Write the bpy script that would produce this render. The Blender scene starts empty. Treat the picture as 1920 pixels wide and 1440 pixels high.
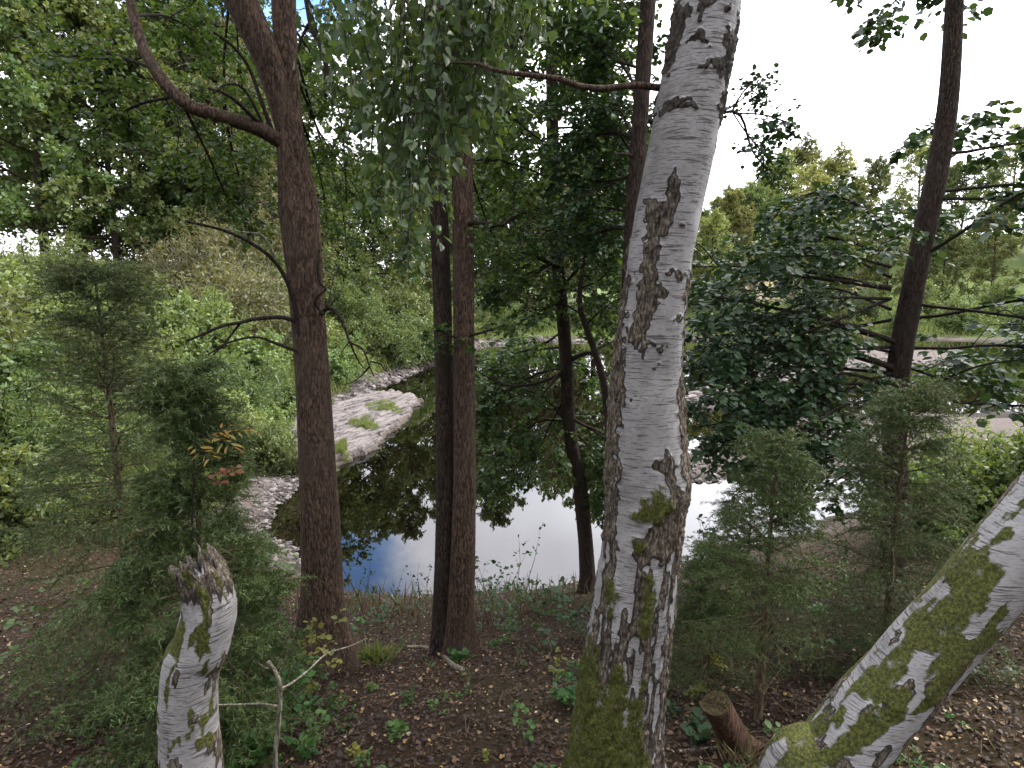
import bpy, math, random
import numpy as np
from mathutils import Vector

C = bpy.context.scene.collection
SC = bpy.context.scene
# ------------------------------------------------------------------ camera, sky, sun, exposure
EYE = 4.3                      # metres above the water of the pond
PITCH = math.radians(8.7)
F = 1080.0                     # focal length in pixels of the 1920 x 1440 photograph
cam_d = bpy.data.cameras.new('camera'); cam = bpy.data.objects.new('camera', cam_d); C.objects.link(cam)
cam.location = (0, 0, EYE); cam.rotation_euler = (math.radians(90) - PITCH, 0, 0)
cam_d.sensor_fit = 'HORIZONTAL'; cam_d.sensor_width = 36; cam_d.lens = 36 * F / 1920
cam_d.clip_start = 0.05; cam_d.clip_end = 3000
SC.camera = cam

SUN_EL, SUN_AZ = math.radians(52), math.radians(62)      # azimuth from the view direction (+Y) towards +X
SUN_POWER, SKY_POWER, CLOUD, EXPOSURE = 2.9, 0.11, 15.0, 0.68
sd = bpy.data.lights.new('sun', 'SUN'); so = bpy.data.objects.new('sun', sd); C.objects.link(so)
sd.energy = SUN_POWER; sd.angle = math.radians(8); sd.color = (1.0, 0.94, 0.84)
sdir = Vector((math.sin(SUN_AZ) * math.cos(SUN_EL), math.cos(SUN_AZ) * math.cos(SUN_EL), math.sin(SUN_EL)))
so.rotation_euler = sdir.to_track_quat('Z', 'Y').to_euler()
so.location = (20, 10, 40)

W = bpy.data.worlds.new('World'); SC.world = W; W.use_nodes = True
nt = W.node_tree; nt.nodes.clear()
def wn(t, **k):
    n = nt.nodes.new(t)
    for a, b in k.items(): setattr(n, a, b)
    return n
sky = wn('ShaderNodeTexSky', sky_type='NISHITA', sun_disc=False)
sky.sun_elevation = SUN_EL; sky.sun_rotation = SUN_AZ
tc = wn('ShaderNodeTexCoord')
no = wn('ShaderNodeTexNoise'); no.inputs['Scale'].default_value = 2.2; no.inputs['Detail'].default_value = 7; no.inputs['Roughness'].default_value = 0.6
mp = wn('ShaderNodeMapping'); mp.inputs['Scale'].default_value = (1, 1, 1.8); mp.inputs['Location'].default_value = (3.1, 0.4, 0)
nt.links.new(tc.outputs['Generated'], mp.inputs['Vector']); nt.links.new(mp.outputs['Vector'], no.inputs['Vector'])
# a gap of blue between the clouds, high over the left bank
dt = wn('ShaderNodeVectorMath', operation='DOT_PRODUCT')
ba, be = math.radians(-22), math.radians(31)
dt.inputs[1].default_value = (math.sin(ba) * math.cos(be), math.cos(ba) * math.cos(be), math.sin(be))
nt.links.new(tc.outputs['Generated'], dt.inputs[0])
mr = wn('ShaderNodeMapRange'); mr.inputs['From Min'].default_value = 0.974; mr.inputs['From Max'].default_value = 0.995
nt.links.new(dt.outputs['Value'], mr.inputs['Value'])
m1 = wn('ShaderNodeMath', operation='MULTIPLY_ADD'); m1.inputs[1].default_value = -0.42; 
nt.links.new(mr.outputs['Result'], m1.inputs[0]); nt.links.new(no.outputs['Fac'], m1.inputs[2])
cr = wn('ShaderNodeMapRange', interpolation_type='SMOOTHSTEP'); cr.inputs['From Min'].default_value = 0.20; cr.inputs['From Max'].default_value = 0.44; cr.inputs['To Min'].default_value = 0.04
nt.links.new(m1.outputs[0], cr.inputs['Value'])
no2 = wn('ShaderNodeTexNoise'); no2.inputs['Scale'].default_value = 3.5; no2.inputs['Detail'].default_value = 5
nt.links.new(mp.outputs['Vector'], no2.inputs['Vector'])
cc = wn('ShaderNodeMapRange'); cc.inputs['From Min'].default_value = 0.3; cc.inputs['From Max'].default_value = 0.7
cc.inputs['To Min'].default_value = 0.8; cc.inputs['To Max'].default_value = 1.1
nt.links.new(no2.outputs['Fac'], cc.inputs['Value'])
cv = wn('ShaderNodeVectorMath', operation='SCALE'); cv.inputs[0].default_value = (CLOUD * .97, CLOUD * .97, CLOUD * 1.045)
# the cloud is brightest around the veiled sun
d2 = wn('ShaderNodeVectorMath', operation='DOT_PRODUCT'); d2.inputs[1].default_value = tuple(sdir); nt.links.new(tc.outputs['Generated'], d2.inputs[0])
g2 = wn('ShaderNodeMapRange', interpolation_type='SMOOTHSTEP'); g2.inputs['From Min'].default_value = .1; g2.inputs['From Max'].default_value = 1.0; g2.inputs['To Min'].default_value = 1.0; g2.inputs['To Max'].default_value = 2.2
nt.links.new(d2.outputs['Value'], g2.inputs['Value'])
g3 = wn('ShaderNodeMath', operation='MULTIPLY'); nt.links.new(cc.outputs['Result'], g3.inputs[0]); nt.links.new(g2.outputs['Result'], g3.inputs[1])
nt.links.new(g3.outputs[0], cv.inputs['Scale'])
mx = wn('ShaderNodeMix', data_type='RGBA')
nt.links.new(cr.outputs['Result'], mx.inputs['Factor'])
sk = wn('ShaderNodeVectorMath', operation='MULTIPLY'); sk.inputs[1].default_value = (1.3, 2.0, 2.7); nt.links.new(sky.outputs['Color'], sk.inputs[0]); nt.links.new(sk.outputs[0], mx.inputs[6]); nt.links.new(cv.outputs[0], mx.inputs[7])
bg = wn('ShaderNodeBackground'); bg.inputs['Strength'].default_value = SKY_POWER
wo = wn('ShaderNodeOutputWorld')
nt.links.new(mx.outputs[2], bg.inputs['Color']); nt.links.new(bg.outputs[0], wo.inputs['Surface'])

SC.view_settings.view_transform = 'Standard'; SC.view_settings.look = 'None'
SC.view_settings.exposure = EXPOSURE; SC.view_settings.gamma = 1.0; SC.view_settings.use_curve_mapping = False
SC.cycles.max_bounces = 6; SC.cycles.diffuse_bounces = 3; SC.cycles.glossy_bounces = 3
SC.cycles.transmission_bounces = 4; SC.cycles.transparent_max_bounces = 8
SC.cycles.use_denoising = True
SC.cycles.sample_clamp_indirect = 6

# ------------------------------------------------------------------ helpers
CT, ST = math.cos(PITCH), math.sin(PITCH)
def at(px, py, Y):
    """world point on the vertical plane y = Y along a sight line measured in the photograph"""
    u, v = (px - 960) / F, (720 - py) / F
    t = Y / (CT + v * ST)
    return np.array((u * t, Y, EYE + (-ST + v * CT) * t))
def at_z(px, py, z=0.0):
    u, v = (px - 960) / F, (720 - py) / F
    t = (z - EYE) / (-ST + v * CT)
    return np.array((u * t, (CT + v * ST) * t, z))

def rng_(s): return np.random.default_rng(s)
def hash3(ix, iy, iz, seed):
    h = (ix * 374761393 + iy * 668265263 + iz * 1274126177 + seed * 974634777) & 0xffffffff
    h = ((h ^ (h >> 13)) * 1274126177) & 0xffffffff
    h = ((h ^ (h >> 16)) * 2246822519) & 0xffffffff
    return ((h ^ (h >> 15)) & 0xffffff) / float(0xffffff)
def vnoise(p, seed=0):
    p = np.asarray(p, float); i = np.floor(p).astype(np.int64); f = p - i; f = f * f * (3 - 2 * f)
    r = 0
    for a in (0, 1):
        wx = f[:, 0] if a else 1 - f[:, 0]
        for b in (0, 1):
            wy = f[:, 1] if b else 1 - f[:, 1]
            for c in (0, 1):
                wz = f[:, 2] if c else 1 - f[:, 2]
                r = r + wx * wy * wz * hash3(i[:, 0] + a, i[:, 1] + b, i[:, 2] + c, seed)
    return r
def fbm(p, octv=4, seed=0, gain=.5):
    a, s, t = 1.0, 0.0, 0.0; p = np.asarray(p, float).copy()
    for o in range(octv):
        s = s + a * vnoise(p, seed + o); t += a; a *= gain; p = p * 2.03 + 11.7
    return s / t
def sstep(a, b, x):
    t = np.clip((x - a) / (b - a), 0, 1); return t * t * (3 - 2 * t)
def norm(v):
    return v / np.maximum(np.linalg.norm(v, axis=-1, keepdims=True), 1e-9)

def mesh_obj(name, V, faces, mat, parent=None, attrs=None, smooth=True, loc=None):
    """faces: list of integer arrays (m, arity)"""
    V = np.asarray(V, np.float32).reshape(-1, 3)
    if loc is not None: V = V - np.asarray(loc, np.float32)
    me = bpy.data.meshes.new(name)
    me.vertices.add(len(V)); me.vertices.foreach_set('co', V.ravel())
    fl = [np.asarray(f, np.int32) for f in faces if len(f)]
    li = np.concatenate([f.ravel() for f in fl]); tot = np.concatenate([np.full(len(f), f.shape[1], np.int32) for f in fl])
    st = np.concatenate([[0], np.cumsum(tot)[:-1]]).astype(np.int32)
    me.loops.add(len(li)); me.loops.foreach_set('vertex_index', li)
    me.polygons.add(len(tot)); me.polygons.foreach_set('loop_start', st)
    try: me.polygons.foreach_set('loop_total', tot)
    except Exception: pass
    me.polygons.foreach_set('use_smooth', np.full(len(tot), smooth, bool))
    for k, a in (attrs or {}).items():
        at_ = me.attributes.new(k, 'FLOAT', 'POINT'); at_.data.foreach_set('value', np.asarray(a, np.float32).ravel())
    me.update(calc_edges=True)
    me.materials.append(mat)
    o = bpy.data.objects.new(name, me); C.objects.link(o)
    if loc is not None and parent is None: o.location = loc
    if parent is not None: o.parent = parent
    return o
def thing(name, label, cat, loc, group=None):
    o = bpy.data.objects.new(name, None); C.objects.link(o); o.location = tuple(float(v) for v in loc); o.empty_display_size = .2
    o['label'] = label; o['category'] = cat
    if group: o['group'] = group
    return o
def tag(o, label, cat, group=None, kind=None):
    o['label'] = label; o['category'] = cat
    if group: o['group'] = group
    if kind: o['kind'] = kind
    return o
class MB:
    def __init__(s): s.V, s.F3, s.F4, s.A, s.n = [], [], [], [], 0
    def add(s, V, F, rnd=None):
        V = np.asarray(V, np.float32).reshape(-1, 3); F = np.asarray(F)
        if len(F): (s.F3 if F.shape[1] == 3 else s.F4).append(F + s.n)
        s.V.append(V); s.A.append(np.zeros(len(V), np.float32) if rnd is None else np.asarray(rnd, np.float32)); s.n += len(V)
    def build(s, name, mat, parent=None, smooth=True, root=None):
        V = np.concatenate(s.V); loc = None
        if parent is not None: loc = np.array(parent.location) if root is None else np.array(root)
        elif root is not None: loc = np.array(root)
        fs = []
        if s.F3: fs.append(np.concatenate(s.F3))
        if s.F4: fs.append(np.concatenate(s.F4))
        return mesh_obj(name, V, fs, mat, parent, {'rnd': np.concatenate(s.A)}, smooth, loc)
def spline(P, n):
    P = np.asarray(P, float)
    d = np.concatenate([[0], np.cumsum(np.linalg.norm(np.diff(P, axis=0), axis=1))]); d /= d[-1]
    Q = np.concatenate([[2 * P[0] - P[1]], P, [2 * P[-1] - P[-2]]])
    t = np.linspace(0, 1, n); i = np.clip(np.searchsorted(d, t, 'right') - 1, 0, len(P) - 2)
    f = ((t - d[i]) / (d[i + 1] - d[i]))[:, None]
    a, b, c, e = Q[i], Q[i + 1], Q[i + 2], Q[i + 3]
    return .5 * ((2 * b) + (-a + c) * f + (2 * a - 5 * b + 4 * c - e) * f * f + (-a + 3 * b - 3 * c + e) * f ** 3)
def frames(P):
    T = norm(np.gradient(P, axis=0)); U = np.zeros_like(P)
    u = np.cross(T[0], (0, 1, 0)); 
    if np.linalg.norm(u) < .2: u = np.cross(T[0], (1, 0, 0))
    for k in range(len(P)):
        u = u - T[k] * (u @ T[k]); u = u / np.linalg.norm(u); U[k] = u
    return T, U, np.cross(T, U)
def tube(P, R, n=8, cap=True):
    P = np.asarray(P, float); R = np.broadcast_to(np.asarray(R, float), (len(P),))
    T, U, Wv = frames(P); a = np.arange(n) * 2 * np.pi / n
    V = P[:, None] + R[:, None, None] * (np.cos(a)[None, :, None] * U[:, None] + np.sin(a)[None, :, None] * Wv[:, None])
    k = len(P); i = np.arange(k - 1)[:, None] * n; j = np.arange(n)[None]; j2 = (j + 1) % n
    Fq = np.stack([i + j, i + j2, i + n + j2, i + n + j], -1).reshape(-1, 4)
    V = V.reshape(-1, 3)
    if not cap: return V, Fq
    V = np.concatenate([V, P[-1:] + T[-1:] * R[-1] * .3]); e = len(V) - 1; b = (k - 1) * n
    Fc = np.stack([b + j[0], b + j2[0], np.full(n, e), np.full(n, e)], -1)
    return V, Fq, Fc[:, :3]
def add_tube(mb, P, R, n=8):
    V, Fq, Fc = tube(P, R, n); base = mb.n
    mb.add(V, Fq); mb.F3.append(Fc + base)
def batch_tubes(mb, P, R, m=3):
    """P (n,k,3) thin twigs, R (n,k)"""
    n, k = P.shape[:2]
    if n == 0: return
    T = norm(P[:, -1] - P[:, 0]); ref = np.where(np.abs(T[:, 2:3]) > .8, np.array([[1., 0, 0]]), np.array([[0, 0, 1.]]))
    U = norm(np.cross(T, ref)); Wv = np.cross(T, U); a = np.arange(m) * 2 * np.pi / m
    off = np.cos(a)[None, :, None] * U[:, None] + np.sin(a)[None, :, None] * Wv[:, None]
    V = P[:, :, None] + R[:, :, None, None] * off[:, None]
    q = np.arange(n)[:, None, None] * k * m; i = np.arange(k - 1)[None, :, None] * m; j = np.arange(m)[None, None]; j2 = (j + 1) % m
    Fq = np.stack([q + i + j, q + i + j2, q + i + m + j2, q + i + m + j], -1).reshape(-1, 4)
    mb.add(V.reshape(-1, 3), Fq)
def interp(P, idx, t):
    k = P.shape[1]; x = t * (k - 1); i = np.clip(np.floor(x).astype(int), 0, k - 2); f = (x - i)[:, None]
    a, b = P[idx, i], P[idx, i + 1]
    return a + (b - a) * f, norm(b - a)
def children(P, per, rng, L, t0=.2, t1=1.0, ahead=.6, flat=.6, up=.15, droop=.25, k=4, taper=.6):
    """side shoots on every polyline of P; L = mean length"""
    n = len(P)
    if n == 0: return np.zeros((0, k, 3))
    idx = np.repeat(np.arange(n), per); m = n * per
    t = t0 + (t1 - t0) * ((np.tile(np.arange(per), n) + rng.random(m)) / per)
    S, T = interp(P, idx, t)
    side = norm(np.cross(T, (0, 0, 1.)) + 1e-6); sgn = np.where((np.arange(m) % 2) == 0, 1., -1.)[:, None]
    rv = norm(rng.normal(size=(m, 3)))
    D = norm(T * ahead + side * sgn * flat + rv * (1 - flat) * .9 + np.array((0, 0, up)) + rv * .25)
    ln = L * (1 - taper * t) * (.55 + .9 * rng.random(m))
    tau = np.linspace(0, 1, k)[None, :, None]
    Q = S[:, None] + D[:, None] * ln[:, None, None] * tau
    Q[:, :, 2] -= droop * ln[:, None] * (tau[:, :, 0] ** 2)
    Q[:, 1:-1] += rng.normal(size=(m, k - 2, 3)) * (ln * .05)[:, None, None]
    return Q
SHAPES = {
 'alder': (np.array([(0, 0, 0), (.22, -.34, .06), (.68, -.40, .10), (1, 0, -.04), (.68, .40, .10), (.22, .34, .06)]), np.array([(0, 1, 2, 3), (0, 3, 4, 5)])),
 'birch': (np.array([(0, 0, 0), (.20, -.34, .06), (.50, -.30, .07), (1, 0, -.06), (.50, .30, .07), (.20, .34, .06)]), np.array([(0, 1, 2, 3), (0, 3, 4, 5)])),
 'lance': (np.array([(0, 0, 0), (.3, -.13, .03), (.7, -.10, .03), (1, 0, -.08), (.7, .10, .03), (.3, .13, .03)]), np.array([(0, 1, 2, 3), (0, 3, 4, 5)])),
 'quad': (np.array([(0, 0, 0), (.5, -.38, .12), (1, 0, 0), (.5, .38, .12)]), np.array([(0, 1, 2, 3)])),
 'thin': (np.array([(0, 0, 0), (.5, -.13, .05), (1, 0, -.05), (.5, .13, .05)]), np.array([(0, 1, 2, 3)])),
 'needle': (np.array([(0, -.085, 0), (0, .085, 0), (1, 0, 0)]), np.array([(0, 1, 2)])),
 'blade': (np.array([(0, -.03, 0), (0, .03, 0), (.55, .022, .0), (.55, -.022, 0), (1, 0, -.18)]), None),
}
def add_leaves(mb, B, D, N, S, shape, rnd):
    tv, tf = SHAPES[shape]
    D = norm(D); Sd = norm(np.cross(D, N)); N = np.cross(Sd, D)
    V = B[:, None] + S[:, None, None] * (tv[None, :, 0:1] * D[:, None] + tv[None, :, 1:2] * Sd[:, None] + tv[None, :, 2:3] * N[:, None])
    n, k = len(B), len(tv); q = (np.arange(n) * k)[:, None, None]
    r = np.repeat(rnd, k)
    if shape == 'blade':
        base = mb.n
        mb.add(V.reshape(-1, 3), (q + np.array([[0, 1, 2, 3]])[None]).reshape(-1, 4), r)
        mb.F3.append((q + np.array([[3, 2, 4]])[None]).reshape(-1, 3) + base); return
    mb.add(V.reshape(-1, 3), (q + tf[None]).reshape(-1, tf.shape[1]), r)
def leaves_on(mb, P, per, size, rng, shape='alder', mode='flat', t0=.15, spread=.9):
    n = len(P)
    if n == 0: return
    idx = np.repeat(np.arange(n), per); m = n * per
    t = np.clip(t0 + (1.02 - t0) * ((np.tile(np.arange(per), n) + rng.random(m)) / per), 0, 1)
    S, T = interp(P, idx, t)
    rv = rng.normal(size=(m, 3)); side = norm(np.cross(T, (0, 0, 1.)) + 1e-6) * np.where(np.arange(m) % 2 == 0, 1., -1.)[:, None]
    if mode == 'flat':
        D = T * .6 + side * spread + rv * .3; D[:, 2] -= .25; N = np.array((0, 0, 1.)) + rng.normal(size=(m, 3)) * .42
    elif mode == 'hang':
        D = np.array((0, 0, -.75)) + rv * .62; N = rng.normal(size=(m, 3)); N[:, 2] = np.abs(N[:, 2]) * .9
    else:
        D = rv + T * .6; N = rng.normal(size=(m, 3)) + np.array((0, 0, .8))
    s = size * (.6 + .7 * rng.random(m))
    r = np.clip(rng.random(m) * .8 + .2 * rng.random(n)[idx], 0, 1)
    add_leaves(mb, S + D * .15 * s[:, None], D, N, s, shape, r)

# ------------------------------------------------------------------ materials
def mat(name):
    m = bpy.data.materials.new(name); m.use_nodes = True; t = m.node_tree; t.nodes.clear()
    out = t.nodes.new('ShaderNodeOutputMaterial'); return m, t, out
def N_(t, ty, ins=None, **k):
    n = t.nodes.new(ty)
    for a, b in k.items(): setattr(n, a, b)
    for a, b in (ins or {}).items(): n.inputs[a].default_value = b
    return n
def ramp(t, stops, src=None, interp='LINEAR'):
    r = t.nodes.new('ShaderNodeValToRGB'); e = r.color_ramp.elements; r.color_ramp.interpolation = interp
    while len(e) < len(stops): e.new(.5)
    for x, (p, c) in zip(e, stops): x.position = p; x.color = (*c, 1) if len(c) == 3 else c
    if src is not None: t.links.new(src, r.inputs[0])
    return r
def attr(t, n): return N_(t, 'ShaderNodeAttribute', attribute_name=n)
def obj_noise(t, scale, vec=(1, 1, 1), detail=5, rough=.6, tex='noise'):
    c = t.nodes.new('ShaderNodeTexCoord'); m = N_(t, 'ShaderNodeMapping', {'Scale': vec}); t.links.new(c.outputs['Object'], m.inputs[0])
    if tex == 'noise': n = N_(t, 'ShaderNodeTexNoise', {'Scale': scale, 'Detail': detail, 'Roughness': rough})
    else: n = N_(t, 'ShaderNodeTexVoronoi', {'Scale': scale}, feature='DISTANCE_TO_EDGE')
    t.links.new(m.outputs[0], n.inputs['Vector']); return n
def mixc(t, f, a, b):
    m = N_(t, 'ShaderNodeMix', data_type='RGBA')
    for s, i in ((f, 0), (a, 6), (b, 7)):
        if hasattr(s, 'links'): t.links.new(s, m.inputs[i])
        elif isinstance(s, (int, float)): m.inputs[i].default_value = s
        else: m.inputs[i].default_value = (*s, 1)
    return m.outputs[2]
def math_(t, op, a, b=0.0, clamp=False):
    m = N_(t, 'ShaderNodeMath', operation=op, use_clamp=clamp)
    for i, s in enumerate((a, b)):
        if hasattr(s, 'links'): t.links.new(s, m.inputs[i])
        else: m.inputs[i].default_value = s
    return m.outputs[0]
def mapr(t, v, a, b, c=0.0, d=1.0, smooth=True):
    m = N_(t, 'ShaderNodeMapRange', {1: a, 2: b, 3: c, 4: d}, interpolation_type='SMOOTHSTEP' if smooth else 'LINEAR'); t.links.new(v, m.inputs[0]); return m.outputs[0]
def finish(t, out, col, rough=.8, bump=None, bs=.3, bd=.01, spec=.3):
    p = N_(t, 'ShaderNodeBsdfPrincipled', {'Roughness': rough, 'Specular IOR Level': spec})
    if hasattr(col, 'links'): t.links.new(col, p.inputs['Base Color'])
    else: p.inputs['Base Color'].default_value = (*col, 1)
    if bump is not None:
        b = N_(t, 'ShaderNodeBump', {'Strength': bs, 'Distance': bd}); t.links.new(bump, b.inputs['Height']); t.links.new(b.outputs[0], p.inputs['Normal'])
    t.links.new(p.outputs[0], out.inputs[0]); return p
def leaf_mat(name, stops, trans=.35, rough=.5, spec=.35, objvar=0.0):
    m, t, out = mat(name); a = attr(t, 'rnd'); r = ramp(t, stops, a.outputs['Fac']); col = r.outputs[0]
    if objvar:
        oi = t.nodes.new('ShaderNodeObjectInfo'); hs = N_(t, 'ShaderNodeHueSaturation')
        t.links.new(mapr(t, oi.outputs['Random'], 0, 1, .5 - .022 * objvar, .5 + .025 * objvar, False), hs.inputs['Hue'])
        v2 = math_(t, 'FRACT', math_(t, 'MULTIPLY', oi.outputs['Random'], 7.31)); t.links.new(mapr(t, v2, 0, 1, 1 - .35 * objvar, 1 + .35 * objvar, False), hs.inputs['Value'])
        t.links.new(col, hs.inputs['Color']); col = hs.outputs[0]
    p = N_(t, 'ShaderNodeBsdfPrincipled', {'Roughness': rough, 'Specular IOR Level': spec}); t.links.new(col, p.inputs['Base Color'])
    tr = t.nodes.new('ShaderNodeBsdfTranslucent')
    g = N_(t, 'ShaderNodeVectorMath', operation='MULTIPLY'); g.inputs[1].default_value = (1.5, 1.35, .6); t.links.new(col, g.inputs[0]); t.links.new(g.outputs[0], tr.inputs['Color'])
    x = N_(t, 'ShaderNodeMixShader', {0: trans}); t.links.new(p.outputs[0], x.inputs[1]); t.links.new(tr.outputs[0], x.inputs[2]); t.links.new(x.outputs[0], out.inputs[0])
    return m
ALDER = leaf_mat('alder_leaf', [(0, (.024, .048, .016)), (.5, (.046, .090, .027)), (.9, (.078, .125, .038)), (.985, (.13, .15, .04)), (1, (.26, .19, .03))], trans=.46)
DARKLEAF = leaf_mat('dark_leaf', [(0, (.017, .042, .018)), (.6, (.032, .070, .028)), (1, (.060, .10, .036))], trans=.25)
BIRCHLEAF = leaf_mat('birch_leaf', [(0, (.034, .062, .026)), (.55, (.064, .112, .046)), (.93, (.105, .155, .062)), (.988, (.16, .18, .05)), (1, (.40, .24, .03))], rough=.42)
BUSHLEAF = leaf_mat('bush_leaf', [(0, (.075, .115, .038)), (.55, (.125, .175, .062)), (1, (.19, .225, .09))], objvar=1)
FARLEAF = leaf_mat('far_leaf', [(0, (.055, .088, .026)), (.5, (.095, .135, .042)), (1, (.155, .185, .065))], objvar=1, trans=.3)
PALELEAF = leaf_mat('pale_leaf', [(0, (.09, .10, .045)), (.5, (.13, .14, .065)), (1, (.2, .19, .09))], objvar=.6)
HERB = leaf_mat('herb_leaf', [(0, (.035, .085, .02)), (.6, (.06, .13, .03)), (1, (.11, .18, .04))], objvar=1)
YELLOWHERB = leaf_mat('yellow_herb_leaf', [(0, (.12, .15, .03)), (.6, (.19, .20, .04)), (1, (.28, .24, .05))], objvar=.4)
AUTUMN = leaf_mat('autumn_leaf', [(0, (.13, .13, .025)), (.5, (.22, .16, .03)), (1, (.24, .09, .03))])
RUST = leaf_mat('rusty_leaf', [(0, (.11, .045, .025)), (1, (.19, .075, .04))])
SPRUCE = leaf_mat('spruce_needle', [(0, (.030, .052, .014)), (.6, (.062, .096, .026)), (1, (.12, .155, .045))], trans=.15)
GRASS = leaf_mat('grass_blade', [(0, (.085, .125, .035)), (.6, (.135, .18, .052)), (.9, (.19, .215, .075)), (1, (.26, .23, .12))], trans=.3)
DRYGRASS = leaf_mat('dry_grass', [(0, (.06, .05, .028)), (.7, (.13, .105, .06)), (1, (.24, .2, .12))], trans=.2)
LITTER = leaf_mat('dry_leaf', [(0, (.014, .008, .005)), (.45, (.036, .020, .011)), (.78, (.070, .039, .021)), (.92, (.125, .072, .036)), (.955, (.22, .14, .075)), (.985, (.36, .24, .08)), (1, (.42, .36, .27))], trans=.1, rough=.6)

def bark(name, dark, mid, light, moss=0.0, vs=9.0, hs=42.0):
    m, t, out = mat(name)
    f1 = obj_noise(t, 1.0, (hs * .75, hs * .75, vs * .75), 4, .6); n = obj_noise(t, 1.0, (hs * 1.3, hs * 1.3, vs * 2.2), 6, .65); big = obj_noise(t, 2.2, (1, 1, .6), 4)
    crack = mapr(t, math_(t, 'ABSOLUTE', math_(t, 'SUBTRACT', f1.outputs['Fac'], .5)), .0, .055)
    col = ramp(t, [(.25, dark), (.55, mid), (.8, light)], n.outputs['Fac']).outputs[0]
    col = mixc(t, math_(t, 'MULTIPLY', math_(t, 'SUBTRACT', 1.0, crack), .8), col, tuple(c * .4 for c in dark))
    col = mixc(t, mapr(t, big.outputs['Fac'], .45, .7), col, tuple(c * .7 + .01 for c in mid))
    if moss: col = mixc(t, math_(t, 'MULTIPLY', mapr(t, big.outputs['Fac'], .55, .7), moss), col, (.035, .05, .012))
    h = math_(t, 'ADD', math_(t, 'MULTIPLY', crack, .6), math_(t, 'MULTIPLY', n.outputs['Fac'], .7))
    finish(t, out, col, .9, h, .9, .012, .15); return m
BARK = bark('alder_bark', (.030, .019, .013), (.105, .069, .050), (.235, .168, .126), .3, 11, 58)
BARKD = bark('dark_bark', (.020, .014, .011), (.060, .043, .034), (.135, .10, .08), .3, 12, 70)
TWIG = bark('twig_bark', (.022, .017, .014), (.04, .03, .024), (.065, .05, .04), .2, 10, 60)
GREYTWIG = bark('grey_twig', (.14, .12, .09), (.24, .215, .165), (.34, .31, .25), 0, 10, 60)
SPRBARK = bark('spruce_bark', (.085, .06, .036), (.16, .12, .075), (.25, .195, .13), .3, 12, 70)
STUMPM = bark('bare_wood', (.075, .043, .028), (.145, .085, .058), (.23, .145, .10), .2, 6, 60)
CUTM = bark('cut_wood', (.05, .038, .018), (.11, .085, .042), (.18, .14, .075), .6, 160, 160)

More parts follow.
